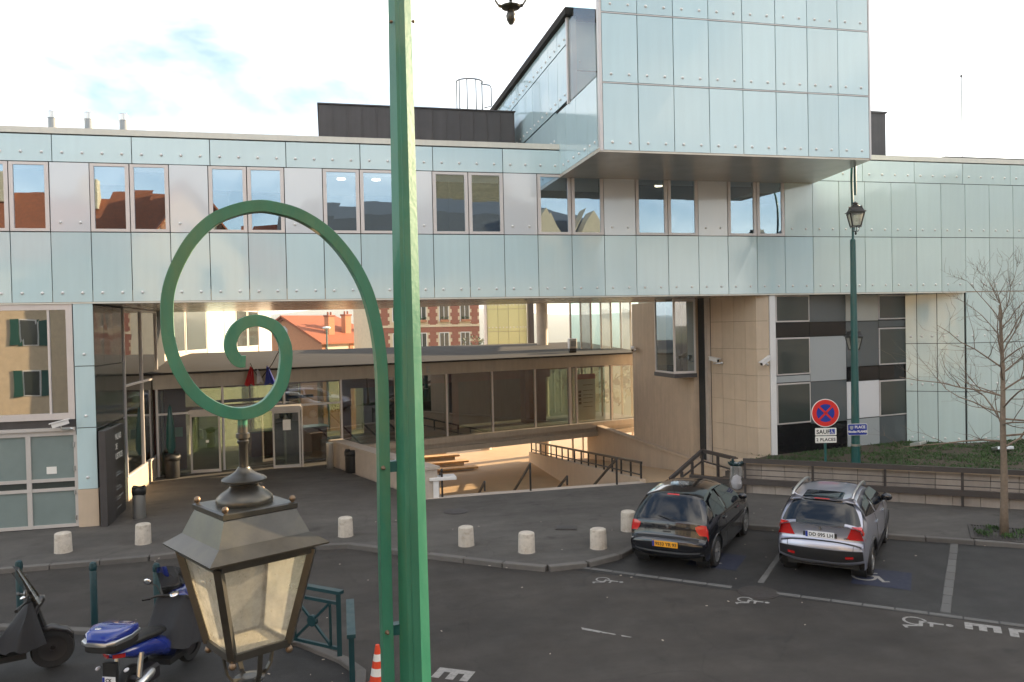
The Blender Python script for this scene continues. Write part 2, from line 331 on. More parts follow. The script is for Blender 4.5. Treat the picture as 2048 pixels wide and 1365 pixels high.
def text(name, body, size, m, parent, origin, right, upv, align='LEFT', bold=0., ext=.002, spacing=1., label=None):
    cu = bpy.data.curves.new('t', 'FONT'); cu.body = body; cu.size = size; cu.align_x = align; cu.offset = bold; cu.extrude = ext; cu.space_character = spacing; cu.resolution_u = 3
    ob = bpy.data.objects.new('t', cu); COL.objects.link(ob); dg = bpy.context.evaluated_depsgraph_get(); dg.update()
    me = bpy.data.meshes.new_from_object(ob.evaluated_get(dg)); bpy.data.objects.remove(ob); bpy.data.curves.remove(cu)
    r_, u_ = Vector(right).normalized(), Vector(upv).normalized(); n_ = r_.cross(u_)
    me.transform(Matrix(((r_.x, u_.x, n_.x, origin[0]), (r_.y, u_.y, n_.y, origin[1]), (r_.z, u_.z, n_.z, origin[2]), (0, 0, 0, 1))))
    me.materials.clear(); me.materials.append(M[m]); me.name = name
    return link(name, me, parent, label)
def spline(pts, n):
    P = np.array(pts, float); P = np.vstack([2*P[0]-P[1], P, 2*P[-1]-P[-2]]); K = len(pts)-1; o = []
    for t in np.linspace(0, K-1e-9, n):
        i = int(t); u = t-i; a, b, c, d = P[i:i+4]
        o.append(.5*((2*b)+(-a+c)*u+(2*a-5*b+4*c-d)*u*u+(-a+3*b-3*c+d)*u**3))
    return np.array(o)
def clip_poly(poly, side):   # keep the part of a 2D polygon where side(p) >= 0
    o = []
    for i, p in enumerate(poly):
        q = poly[(i+1) % len(poly)]; a, b = side(p), side(q)
        if a >= 0: o.append(p)
        if (a >= 0) != (b >= 0): t = a/(a-b); o.append((p[0]+(q[0]-p[0])*t, p[1]+(q[1]-p[1])*t))
    return o
# ================================================================== THE GROUND
def terrain():
    mb = MB(); xs = sorted(set([-6000, -4000, -2500, -1500, -900, -500, -300, -180, -110, -70, -40, -20, 0, 20, 40, 70, 110, 180, 300, 500, 900, 1500, 2500, 4000, 6000] + list(range(-1400, 1401, 140))))
    ys = [-3000, -1000, -400, -150, -60, 0, 20, 40, 52, 60, 75, 95, 130, 200, 320, 500, 800, 1200, 1600, 1900, 2200, 2500, 2800, 3200, 3800, 5000, 7000]
    for y in ys:
        for x in xs:
            z = -1.72
            if y > 45: z -= min((y-45)*.11, 24)
            if y > 1500: z += min((y-1500)/1300, 1)*(92+22*math.sin(x/410+1.2)+14*math.sin(x/170))
            mb.v.append((x, y, z))
    n = len(xs)
    mb.f = [(j*n+i, j*n+i+1, (j+1)*n+i+1, (j+1)*n+i) for j in range(len(ys)-1) for i in range(n-1)]
    return mb
M['land'] = mat('grassy land', (.075, .085, .045), .95, var=.35, vs=.02)
struct('terrain', terrain(), 'land', True)
ROADP = [(-150, -140), (150, -140), (150, 1), (32, 1), (16.5, 12.2), (9.7, 17.2), (8.1, 18.3), (6.3, 16.4), (5.0, 15.6), (3.5, 16.1), (.4, 18.5), (-3, 19), (-150, 18.8)]
struct('road', MB().prism(ROADP, -.4, -.1), 'asphalt')
BAYP = [(4.3, 15.42), (5.02, 15.40), (5.79, 15.7), (6.35, 16.2), (8.1, 18.05), (9.7, 17.0), (14.4, 13.8), (30.1, 3.05), (24.0, -1.5), (10.58, 10.17)]
struct('parking_bay', MB().prism(BAYP, -.13, -.096), 'bay')
KERB = [(-16, 18.35), (-6.82, 18.5), (-3.91, 18.54), (-2.90, 18.71), (.38, 18.22), (1.23, 17.52), (2.04, 16.86), (3.45, 15.77), (4.21, 15.25), (5.02, 15.28), (5.79, 15.6), (6.35, 16.1), (8.1, 18.0), (9.66, 16.96), (14.34, 13.76), (22, 8.5), (30, 3.0)]
PLAZA = KERB + [(32, 1.7), (60, -14), (60, 32), (12.0, 32), (12.0, 22.45), (9.45, 22.3), (2.55, 22.15), (-.12, 29.2), (-.12, 30.6), (-16, 30.6)]
struct('pavement', MB().prism(PLAZA, -.3, 0), 'paving')
def stones(parent, pts, wd, z0, z1, ln, m, name, side=-1, gap=.012, jit=.004):
    for a, b in zip(pts[:-1], pts[1:]):
        a, b = Vector(a), Vector(b); d = b-a; n = max(1, round(d.length/ln)); d.normalize(); nn = Vector((-d.y, d.x))*side; st = (b-a).length/n
        for i in range(n):
            c = a+d*(st*(i+.5))+nn*wd/2
            MB().bevbox((c.x, c.y, (z0+z1)/2+random.uniform(-jit, jit)), (st-gap, wd-.002, z1-z0), .012, math.atan2(d.y, d.x)).build(name, m, parent)
def structE(name):
    o = bpy.data.objects.new(name, None); COL.objects.link(o); o['kind'] = 'structure'; return o
k = structE('kerb'); stones(k, KERB[1:16], .16, -.2, .008, 1.0, 'kerb', 'kerb_stone')
k = structE('parking_line')
U, V_ = Vector((.755, -.656)), Vector((.656, .755))
f0 = Vector((4.32, 15.62))
stones(k, [tuple(f0), tuple(f0+U*3.75)], .12, -.14, -.086, .5, 'line', 'line_stone', 1)
stones(k, [tuple(f0+U*4.45), tuple(f0+U*13)], .12, -.14, -.086, .5, 'line', 'line_stone', 1)
stones(k, [(7.86, 13.24), (10.9, 16.6)], .12, -.14, -.088, .5, 'line', 'line_stone', 1)
stones(k, [(9.95, 10.98), (13.30, 14.42)], .16, -.14, -.088, .5, 'line', 'line_stone', 1)
def flat(name, polys, o, u, m, z, parent=None):   # painted marking: 2D polys in (right, up) about o
    u = Vector(u).normalized(); r = Vector((u.y, -u.x)); mb = MB()
    for p in polys:
        q = [(o[0]+r.x*x+u.x*y, o[1]+r.y*x+u.y*y, z) for x, y in p]; mb.add(q, [tuple(range(len(q)))])
    return mb.build(name, m, parent)
def arc(cx, cy, r, w_, a0, a1, n=18):
    A = [R(a0+(a1-a0)*i/n) for i in range(n+1)]
    return [[(cx+(r-w_/2)*math.cos(a), cy+(r-w_/2)*math.sin(a)), (cx+(r+w_/2)*math.cos(a), cy+(r+w_/2)*math.sin(a)), (cx+(r+w_/2)*math.cos(b), cy+(r+w_/2)*math.sin(b)), (cx+(r-w_/2)*math.cos(b), cy+(r-w_/2)*math.sin(b))] for a, b in zip(A[:-1], A[1:])]
def isa(s, head=True):
    P = arc(-.06, .26, .22, .06, 80, 385)
    P += [[(-.10, .82), (-.02, .82), (.0, .62), (.18, .62), (.18, .55), (.0, .55), (.0, .42), (.22, .42), (.34, .12), (.42, .15), (.45, .09), (.30, .02), (.16, .34), (-.10, .34)]]
    if head: P += [[(-.06+.075*math.cos(a), .93+.075*math.sin(a)) for a in np.linspace(0, 2*math.pi, 12, endpoint=False)]]
    return [[(x*s, y*s) for x, y in p] for p in P]
lab = ['white wheelchair symbol on the road in front of the black hatchback', 'white wheelchair symbol on the road beside the dark round manhole cover', 'white wheelchair symbol on the road next to the painted letter E']
for (x, y), lb in zip([(4.93, 14.40), (6.95, 12.62), (9.0, 10.98)], lab):
    tag(flat('wheelchair_marking', isa(.56 if x < 8 else .74), (x, y), U, 'paint', -.095), lb, 'road marking', 'wheelchair symbols painted along the road')
for (x, y), lb in zip([(7.34, 14.75), (9.74, 12.80)], ['blue painted wheelchair square under the rear of the black hatchback', 'blue painted wheelchair square under the rear of the silver crossover']):
    t = thing('disabled_bay_marking', lb, 'road marking', (x, y, -.092), 0, 'blue wheelchair squares in the bays')
    flat('blue_square', [[(-.25, -.25), (.75, -.25), (.75, .85), (-.25, .85)]], (x, y), V_, 'bluepaint', -.092, t)
    flat('wheelchair_symbol', isa(.9, False), (x, y), V_, 'paint', -.088, t)
def letterE(h, wd, t): return [[(0, 0), (t, 0), (t, h), (0, h)]]+[[(t, a), (wd, a), (wd, a+t), (t, a+t)] for a in (0, h/2-t/2, h-t)]
tag(flat('road_letter', letterE(.50, .30, .11), (9.88, 10.62), U, 'paint', -.095), 'white letter E painted on the road beside the light stone line', 'road marking', 'letters painted on the road')
tag(flat('road_letter', [[(0, 0), (.13, 0), (.13, 1.0), (0, 1.0)], [(.13, 0), (.36, 0), (.36, .12), (.13, .12)]], (10.33, 10.22), U, 'paint', -.095), 'white letter L painted on the road at the right edge', 'road marking', 'letters painted on the road')
tag(flat('road_letter', letterE(.55, .33, .12), (1.47, 11.28), (.85, -.52), 'paint', -.095), 'white letter E painted on the road near the green lamp post foot', 'road marking', 'letters painted on the road')
tag(flat('worn_paint_streak', [[(-.05, 0), (.03, .05), (.04, .35), (-.03, .38)], [(-.02, .38), (.03, .38), (.02, .62), (-.02, .6)], [(-.02, .7), (.03, .72), (.02, .86), (-.01, .88)]], (3.87, 12.11), U, 'paint', -.095), 'broken worn white paint streak in the middle of the road', 'road marking')
def cover(name, lb, c, r, z, sq=None):
    t = thing(name, lb, 'manhole cover', (c[0], c[1], z), 0, None)
    if sq:
        MB().box((c[0], c[1], z+.004), (sq[0], sq[1], .03), sq[2]).build('frame', 'iron', t)
        m2 = MB(); cs, sn = math.cos(sq[2]), math.sin(sq[2])
        for i in range(9): q = (i-4)*sq[0]/10; m2.box((c[0]+cs*q, c[1]+sn*q, z+.022), (sq[0]*.05, sq[1]*.85, .012), sq[2])
        m2.build('grating', 'black', t)
    else:
        MB().lathe([(r, -.02), (r, .008), (r-.03, .012)], (c[0], c[1], z), 28).build('frame', 'iron', t)
        MB().lathe([(r-.04, .0), (r-.04, .016), (.1, .018)], (c[0], c[1], z), 28).build('lid', 'iron', t)
cover('manhole_cover', 'round cast iron manhole cover on the pavement behind the bollards', (3.18, 20.43), .33, 0)
cover('drain_grate', 'square iron drain grate in the pavement between two bollards', (5.43, 17.89), 0, 0, (.5, .36, -.35))
cover('manhole_cover', 'round manhole cover breaking the light stone line of the parking bays', (7.5, 12.82), .36, -.1)
# stairs down, lower court and ramp
st = structE('stairs')
for i in range(10):
    y0 = 22.25+i*.3; MB().prism([(2.5-i*.02, y0), (9.3, y0+.1), (9.3, y0+.42), (2.5-i*.02, y0+.32)], -1.9, -.16*(i+1)+.16-.004 if i else -.01).build('step', 'pale', st)
struct('courtyard', MB().prism([(-12, 24.9), (12.2, 24.9), (40, 30), (40, 52), (-20, 52)], -1.9, -1.6), 'court')
struct('ramp', MB().prism([(9.45, 22.35), (12.0, 22.45), (12.0, 36.4), (9.45, 36.4)], -1.8, [-.012, -.012, -1.59, -1.59]), 'court')
# paving joints of the court: slabs' joints are too fine to pick apart

# ================================================================== THE COURTHOUSE
YF = 21.79
CH = thing('courthouse', 'modern courthouse clad in pale blue glass panels bridging over the entrance with an overhanging tower', 'courthouse', (3.6, 24, 0))
J = [-9.45, -8.5, -7.58, -6.67, -5.75, -4.82, -3.88, -2.93, -1.97, -1.02, -.03, .95, 1.94, 2.93, 3.94, 4.95, 5.94, 6.96, 7.95, 8.94, 9.96, 10.95, 11.92, 12.9, 13.86, 14.84, 15.78, 16.71, 17.69, 18.62, 19.56, 20.5, 21.45, 22.4, 23.35, 24.3, 25.25, 26.2]
Z0, Z1, Z2, Z3, ZC = 5.68, 7.45, 9.2, 9.88, 10.06
bolts = MB()
G = .010
def panel(x0, x1, z0, z1, m, y=YF, nb=2, axis='x', name='cladding_panel', bz=.24, out=-1):
    # one glass panel, its front face a hair off plane so that reflections break from panel to panel
    e = [random.uniform(-.006, .006) for _ in range(4)]; t = .035
    if axis == 'x':
        q = [(x0+G, z0+G), (x1-G, z0+G), (x1-G, z1-G), (x0+G, z1-G)]
        v = [(a, y+e[i], b) for i, (a, b) in enumerate(q)]+[(a, y-out*t, b) for a, b in q]
        for i in range(nb): bolts.dome((x0+(x1-x0)*(i+.5)/nb, y+out*.002, z0+bz), (0, out, 0), .040, .036)
        f = [(0, 1, 2, 3), (7, 6, 5, 4)]
    else:
        q = [(x0+G, z0+G), (x1-G, z0+G), (x1-G, z1-G), (x0+G, z1-G)]
        v = [(y+e[i], a, b) for i, (a, b) in enumerate(q)]+[(y-out*t, a, b) for a, b in q]
        for i in range(nb): bolts.dome((y+out*.002, x0+(x1-x0)*(i+.5)/nb, z0+bz), (out, 0, 0), .040, .036)
        f = [(3, 2, 1, 0), (4, 5, 6, 7)]
    f += [(i, i+4, (i+1) % 4+4, (i+1) % 4) for i in range(4)]
    return MB().add(v, f).build(name, m, CH)
def lp(p0, p1, s): d = (Vector(p1)-Vector(p0)).normalized(); return Vector(p0)+d*s
def wpanel(p0, p1, s0, s1, z0, z1, m, nb=0, name='cladding_panel', proud=0., par=None, t=.04, bz=.24, g=G):   # panel on an oblique wall; outside is to the right of p0->p1
    d = (Vector(p1)-Vector(p0)).normalized(); n = Vector((d.y, -d.x)); a = Vector(p0)+d*(s0+g)+n*proud; b = Vector(p0)+d*(s1-g)+n*proud
    q = [(a.x, a.y), (b.x, b.y), (b.x-n.x*t, b.y-n.y*t), (a.x-n.x*t, a.y-n.y*t)]
    for i in range(nb):
        c = Vector(p0)+d*(s0+(s1-s0)*(i+.5)/nb)+n*(proud+.002); bolts.dome((c.x, c.y, z0+bz), (n.x, n.y, 0), .040, .036)
    return MB().prism(q, z0+g, z1-g).build(name, m, par or CH)
# lower row, window row, top row
WIN = {1, 2, 4, 5, 7, 8, 10, 11, 13, 14, 16, 17, 19, 20, 22, 23}
BL = {1: .1, 2: .06, 4: .42, 5: .07, 7: .52, 8: .55, 10: .05, 11: .05, 13: .16, 14: .17, 16: .34, 17: .36, 19: .12, 20: .12, 22: .11, 23: .30}
for i in range(len(J)-1):
    a, b = J[i], J[i+1]
    panel(a, b, Z0, Z1, 'enamel' if a < 14 else 'greenglass')
    if i in WIN:
        fr = MB(); w0 = .085
        fr.bx(a+.012, b-.012, YF-.012, YF+.07, Z1+.015, Z1+w0).bx(a+.012, b-.012, YF-.012, YF+.07, Z2-w0, Z2-.015)
        fr.bx(a+.012, a+w0+.02, YF-.012, YF+.07, Z1+w0, Z2-w0).bx(b-w0-.02, b-.012, YF-.012, YF+.07, Z1+w0, Z2-w0)
        f_ = fr.build('window', 'alu', CH)
        e = [random.uniform(-.005, .005) for _ in range(4)]; x0, x1, z0, z1 = a+w0+.02, b-w0-.02, Z1+w0, Z2-w0
        MB().add([(x0, YF+.02+e[0], z0), (x1, YF+.02+e[1], z0), (x1, YF+.02+e[2], z1), (x0, YF+.02+e[3], z1)], [(0, 1, 2, 3)]).build('pane', 'winglass', f_)
        h = BL[i]; MB().bx(x0+.01, x1-.01, YF+.10, YF+.106, z1-h, z1).bx(x0+.01, x1-.01, YF+.09, YF+.116, z1-h-.03, z1-h).build('blind', 'blind', f_)
        MB().bx(x0, x1, YF+.026, YF+.05, z1-.03, z1).build('glazing_bead', 'white', f_)
    else: panel(a, b, Z1, Z2, 'lilac' if a < 12.5 else 'greenglass')
TJ = [-10.3, -8.45, -6.59, -4.75, -2.87, -.96, .98, 2.96, 4.95, 6.72]
for a, b in zip(TJ[:-1], TJ[1:]): panel(a, b, Z2, Z3, 'enamel', nb=4)
TJ = [13.0, 14.75, 16.65, 18.56, 20.42, 22.3, 24.2, 26.1]
for a, b in zip(TJ[:-1], TJ[1:]): panel(a, b, Z2, Z3, 'greenglass', nb=4)
YB = 28.4
def bridge_poly(y0, inset=0): return [(-10.4, y0), (26.2, y0), (26.2, 34), (14, 34), (14, 27.5), (6.4, 27.2), (1, 31), (-10.4, 31.2)]
MB().prism(bridge_poly(YF+.005), Z3+.03, ZC).build('coping', 'aluw', CH)
MB().prism([(-10.4, YF+.15), (26.2, YF+.15), (26.2, 33.8), (14.1, 33.8), (14.1, 27.3), (1, 30.8), (-10.4, 31)], ZC, ZC+.03).build('roof', 'roofmem', CH)
MB().prism(bridge_poly(YF+.05), Z0-.03, Z0+.3).build('soffit', 'soffit', CH)
MB().bx(-10.4, 20.5, YF-.01, YF+.05, Z0-.035, Z0-.002).build('bottom_trim', 'aluw', CH)
core = MB().bx(-10.4, 26.2, YF+.05, YF+.09, Z0+.3, Z1+.04).bx(-10.4, 26.2, YF+.05, YF+.09, Z2-.04, Z3+.02)
for i in range(len(J)-1):
    if i not in WIN: core.bx(J[i]-.03, J[i+1]+.03, YF+.052, YF+.085, Z1+.04, Z2-.04)
core.build('joint_backing', 'core', CH)
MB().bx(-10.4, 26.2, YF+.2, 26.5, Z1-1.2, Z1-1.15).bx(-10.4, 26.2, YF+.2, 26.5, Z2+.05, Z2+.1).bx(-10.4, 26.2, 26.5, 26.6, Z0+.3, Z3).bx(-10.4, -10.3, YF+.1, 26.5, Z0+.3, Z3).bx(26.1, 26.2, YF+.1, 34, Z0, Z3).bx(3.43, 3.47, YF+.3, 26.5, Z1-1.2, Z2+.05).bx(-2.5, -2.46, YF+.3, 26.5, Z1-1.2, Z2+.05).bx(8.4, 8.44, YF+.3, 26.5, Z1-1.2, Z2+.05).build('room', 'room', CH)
lm = MB()
for x in (.5, 1.5, 9.3, 10.4, 12.6): lm.lathe([(.12, 0), (.12, .03)], (x, 23.4, Z2+.015), 14)
lm.build('ceiling_lamp', emit('ceiling lamp', (1, .85, .55), 4), CH)
# small roof upstand at the right and roof gear
MB().bx(20.2, 26.2, 22.3, 24, ZC+.03, ZC+.16).build('roof_upstand', 'zinc', CH)
for x in (-5, -2.2, .2, 3.2, 6.0): pass
zb = MB(); zb.bx(-.1, 6.35, 26, 30.5, ZC, 12.1).build('plant_room', 'zinc', CH)
for i in range(14):
    x = .35+i*.46; MB().bx(x-.012, x+.012, 25.965, 26.0, ZC+.03, 12.08).build('standing_seam', 'zinc', CH)
MB().bx(-.14, 6.38, 25.95, 30.5, 12.1, 12.14).build('plant_room_cap', 'zinc', CH)
MB().bx(15.5, 20.9, 26, 30.5, ZC, 12.66).build('plant_room', 'zinc', CH)
MB().bx(15.46, 20.95, 25.96, 30.55, 12.66, 12.73).build('plant_room_cap', 'zinc', CH)
for n_, x in enumerate((-7.52, -6.57, -5.64)):
    v = thing('roof_vent', ['white tubular roof vent, nearest the left edge of the flat roof', 'white tubular roof vent standing between two others', 'white tubular roof vent nearest the dark zinc roof box'][n_], 'roof vent', (x, 25, ZC), 0, 'white tube vents on the roof')
    MB().lathe([(.115, 0), (.115, 1.0)], (x, 25, ZC+.03), 16).build('tube', 'midglass', v, 40); MB().lathe([(.128, 1.0), (.128, 1.17), (.1, 1.2), (0.02, 1.21)], (x, 25, ZC+.03), 16).build('cap', 'steel', v, 40)
lc = thing('ladder_cage', 'thin steel ladder safety cage standing above the dark roof box', 'ladder', (5.5, 30, 12.1))
lcm = MB()
for z in (13.0, 14.2):
    pts = [(5.5+.5*math.cos(a), 29.6+.4*math.sin(a), z) for a in np.linspace(R(-200), R(20), 12)]; lcm.tube(pts, .028, 5, False)
lcm.tube([(6.0, 29.8, 14.2), (6.35, 29.9, 14.2), (6.4, 29.9, 14.1), (6.4, 29.9, 13.4), (6.1, 29.8, 13.3)], .026, 5)
lcm.build('hoop', 'greyglass', lc)
lcm = MB()
for a in np.linspace(R(-190), R(10), 6): lcm.tube([(5.5+.5*math.cos(a), 29.6+.4*math.sin(a), 12.1), (5.5+.5*math.cos(a), 29.6+.4*math.sin(a), 14.2)], .022, 5)
lcm.build('cage_bar', 'greyglass', lc)
an = thing('antenna', 'very thin antenna mast rising above the right wing roof', 'antenna', (28.1, 30, 12)); MB().bx(27.2, 29, 29, 31, 8, 10.1).build('footing', 'roofmem', an); MB().tube([(28.1, 30, 10), (28.1, 30, 15.7)], .024, 6).build('mast', 'greyglass', an); MB().ball((28.1, 30, 15.72), .06, 8).build('tip', 'blackm', an)

# ---- tower with its overhanging front
YT = 18.4; TX0, TX1 = 6.62, 14.32
TJX = [6.74, 7.68, 8.64, 9.61, 10.56, 11.51, 12.44, 13.35, 14.28]; TZ = [9.14, 10.82, 12.54, 14.25, 15.95]
for z0, z1 in zip(TZ[:-1], TZ[1:]):
    for a, b in zip(TJX[:-1], TJX[1:]): panel(a, b, z0, z1-.03, 'enamel', YT, bz=.2)
MB().bx(6.76, 14.27, YT+.045, YT+.2, 9.16, 15.95).build('front_backing', 'core', CH)
tr = MB()
for z in TZ[1:]: tr.bx(6.74, 14.28, YT-.006, YT+.03, z-.028, z-.004)
tr.build('row_trim', 'alu', CH)
MB().bx(6.66, 6.735, YT-.004, YT+.14, 9.13, 15.95).build('corner_post', 'alu', CH)
MB().bx(14.285, 14.34, YT-.004, YT+.14, 9.13, 15.95).build('corner_post', 'alu', CH)
MB().prism([(6.625, YT+.02), (14.33, YT+.02), (14.85, YF+.02), (6.625, YF+.02)], 9.1, 9.19).build('tower_soffit', 'soffit', CH)
MB().bx(6.8, 14.2, YT+.2, 34, 9.9, 10.3).build('terrace_floor', 'roofmem', CH)
MB().bx(14.27, 14.33, YT+.2, 33, 9.16, 15.9).build('tower_side', 'enamel', CH)
SX = 6.64
ys = [YT+.16, 19.3, 20.25, 21.2, 22.1]
for a, b in zip(ys[:-1], ys[1:]):
    panel(a, b, 9.2, 10.98, 'enamel', SX, axis='y', out=-1, bz=.2)
    v = [(SX, a+.01, 11.0), (SX, b-.01, 11.0), (SX, b-.01, 15.9), (SX, a+.01, 15.9)]
MB().add([(SX, YT+.16, 11.0), (SX, 20.85, 11.0), (SX, 20.85, 15.9), (SX, YT+.16, 15.9)], [(3, 2, 1, 0)]).build('glass_screen', 'fin', CH)
panel(22.1, 22.8, 10.05, 11.05, 'enamel', SX, axis='y', out=-1, bz=.2)
ys = [20.9+.95*i for i in range(14)]
for a, b in zip(ys[:-1], ys[1:]):
    if a > 22: panel(a, b, 10.05, 11.05, 'enamel', SX, axis='y', out=-1, bz=.2)
    panel(a, b, 11.08, 12.62, 'enamel', SX, axis='y', out=-1, bz=.2); panel(a, b, 12.64, 13.3, 'enamel', SX, axis='y', out=-1, bz=.18)
MB().bx(6.69, 14.26, 20.95, 33.2, 10.3, 13.3).build('tower_core', 'core', CH)
xs_ = [6.75+1.07*i for i in range(8)]
for a, b in zip(xs_[:-1], xs_[1:]): panel(a, b, 10.4, 11.9, 'enamel', 20.93, nb=2); panel(a, b, 11.92, 13.28, 'enamel', 20.93, nb=2)  # pale panels added behind the glass screen to stand in for bright sky
MB().bx(6.69, 6.76, YT+.3, 22.1, 9.2, 10.96).build('parapet_core', 'core', CH)
MB().bx(6.52, 14.4, 20.62, 33.4, 13.32, 13.52).build('tower_roof', 'roofmem', CH)
MB().bx(6.6, 6.69, 20.78, 20.88, 10.95, 13.3).bx(6.72, 6.86, 20.72, 20.88, 10.95, 13.32).build('jamb', 'alu', CH)

# ---- left block: pillar, garage front, big window, glazed return
for z0, z1 in ((.95, 2.51), (2.51, 4.07), (4.07, 5.65)): panel(-6.23, -5.76, z0, z1, 'enamel', nb=1, bz=1.38 if z0 > 4 else 1.3 if z0 < 1 else .2) if False else panel(-6.23, -5.76, z0, z1, 'enamel', nb=1, bz=.3)
MB().bx(-6.23, -5.76, YF, YF+.3, 0, .95).build('stone_base', 'stone', CH)
MB().bx(-10.4, -5.84, YF+.35, 31, 0, 5.66).build('block_core', 'core', CH)
MB().bx(-6.2, -5.8, YF+.04, YF+.35, .95, 5.66).build('pillar_core', 'core', CH)
# big window
f_ = MB().bx(-10.4, -6.25, YF+.02, YF+.12, 2.74, 2.9).bx(-10.4, -6.25, YF+.02, YF+.12, 5.5, 5.66).bx(-6.40, -6.25, YF+.02, YF+.12, 2.9, 5.5).bx(-6.83, -6.78, YF+.04, YF+.11, 2.9, 5.5).bx(-8.9, -8.85, YF+.04, YF+.11, 2.9, 5.5).build('window', 'alu', CH)
for a, b in ((-10.4, -8.9), (-8.85, -6.83), (-6.78, -6.4)):
    e = [random.uniform(-.004, .004) for _ in range(4)]
    MB().add([(a, YF+.08+e[0], 2.9), (b, YF+.08+e[1], 2.9), (b, YF+.08+e[2], 5.5), (a, YF+.08+e[3], 5.5)], [(0, 1, 2, 3)]).build('pane', 'winclear', f_)
MB().bx(-10.4, -6.25, YF+.06, YF+.3, 2.54, 2.74).build('sill_band', 'zinc', CH)
MB().bx(-10.4, -6.25, YF-.02, YF+.34, 2.46, 2.54).build('door_lintel', 'doorframe', CH)
dr = MB(); xs = [-10.2, -9.32, -8.36, -7.34, -6.25]
dr.bx(-10.4, -6.25, YF+.03, YF+.1, 2.34, 2.46)
for x in xs: dr.bx(x-.055, x+.055, YF+.03, YF+.1, 0.02, 2.34)
for z in (.06, .98, 1.22): dr.bx(-10.4, -6.25, YF+.035, YF+.095, z-.04, z+.04)
gd = dr.build('garage_door', 'doorframe', CH)
for a, b in zip(xs[:-1], xs[1:]):
    MB().bx(a+.055, b-.055, YF+.07, YF+.08, 1.26, 2.34).build('frosted_pane', 'frost', gd); MB().bx(a+.055, b-.055, YF+.07, YF+.08, .1, .94).build('frosted_pane', 'frost', gd); MB().bx(a+.055, b-.055, YF+.07, YF+.08, 1.02, 1.18).build('clear_pane', 'darkglass', gd)
hg = MB()
for z in (.25, .9, 1.5, 2.1): hg.tube([(-6.3, YF+.02, z-.06), (-6.3, YF+.02, z+.06)], .022, 6)
hg.build('hinge', 'steel', gd)
MB().bx(-6.95, -6.72, YF+.062, YF+.066, 1.38, 1.56).build('notice', 'signwhite', gd)
# glazed return wall along x = -5.78
PX = -5.77
segs = [21.85, 22.75, 23.7, 24.7]
for a, b in zip(segs[:-1], segs[1:]):
    for z0, z1 in ((2.46, 4.05), (4.05, 5.62)): panel(a, b, z0, z1, 'darkglass', PX, nb=0, axis='y', out=1)
    panel(a, b, .05, 2.44, 'darkglass', PX, nb=0, axis='y', out=1)
rw = MB()
for y in (24.75, 26.95, 29.2): rw.bx(-5.82, -5.73, y-.03, y+.03, .7, 5.62)
for z in (.7, 3.35, 5.6): rw.bx(-5.82, -5.735, 24.78, 29.2, z-.03, z+.03)
f_ = rw.build('window', 'alu', CH)
for a, b in ((24.78, 26.92), (26.98, 29.17)):
    for z0, z1 in ((.73, 3.32), (3.38, 5.57)):
        e = [random.uniform(-.004, .004) for _ in range(4)]
        MB().add([(-5.78+e[0], a, z0), (-5.78+e[1], b, z0), (-5.78+e[2], b, z1), (-5.78+e[3], a, z1)], [(0, 1, 2, 3)]).build('pane', 'winclear', f_)
MB().bx(-5.84, -5.74, 24.72, 29.2, 0, .68).build('stone_base', 'stone', CH)
# rear wing seen over the lobby roof
A_, B_ = (-5.97, 31.25), (-3.05, 46)
dw = (Vector(B_)-Vector(A_)).length
MB().prism([A_, B_, (-9, 47), (-12, 32)], -1.6, 6.9).build('rear_wing', 'pale', CH)
for s0, s1, kind in ((.2, 2.2, 'w'), (2.3, 4.6, 'w'), (4.7, 6.9, 'p'), (7.0, 8.6, 'p'), (8.7, 10.4, 'w'), (10.6, 12.3, 'w'), (12.4, 14.7, 'c')):
    if kind == 'w':
        d = wpanel(A_, B_, s0, s1, 4.1, 6.0, 'alu', proud=.03, name='window'); wpanel(A_, B_, s0+.08, s1-.08, 4.18, 5.92, 'darkglass', proud=.05, name='pane', par=d)
    elif kind == 'p':
        for z0, z1 in ((3.4, 4.7), (4.7, 6.2)): wpanel(A_, B_, s0, s1, z0, z1, 'greenglass', proud=.03)
    else:
        for i in range(10): wpanel(A_, B_, s0+i*.23, s0+i*.23+.14, 3.4, 6.6, 'white', proud=.06, name='corrugation', g=0)
# pale green panelled rear wall and rear column
RWX = [9.3, 9.95, 10.6, 11.25, 11.75]
for a, b in zip(RWX[:-1], RWX[1:]):
    for z0, z1 in ((-1.6, 1.6), (1.6, 3.1), (3.1, 4.6), (4.6, 5.95), (5.95, 7.2)): panel(a, b, z0, z1, 'yglass', 46, nb=3)
MB().bx(9.3, 11.75, 46.05, 46.6, -1.6, 7.2).build('rear_wall', 'pale', CH)
MB().bx(11.78, 12.1, 45.7, 46.1, -1.6, 7.4).build('rear_post', 'zinc', CH)
MB().bx(9.1, 9.22, 45.9, 46.1, -1.6, 7.2).build('downpipe', 'white', CH)
for (cx, cy, r) in ((10.45, 37.9, .28), (8.02, 40.8, .3)):
    MB().lathe([(r, -1.6), (r, 6.4 if cx > 9 else -.2)], (cx, cy, 0), 24).build('column', 'pale', CH, 40)
MB().bx(8.6, 16, 37.2, 39.5, 6.3, 6.9).build('rear_canopy', 'pale', CH)

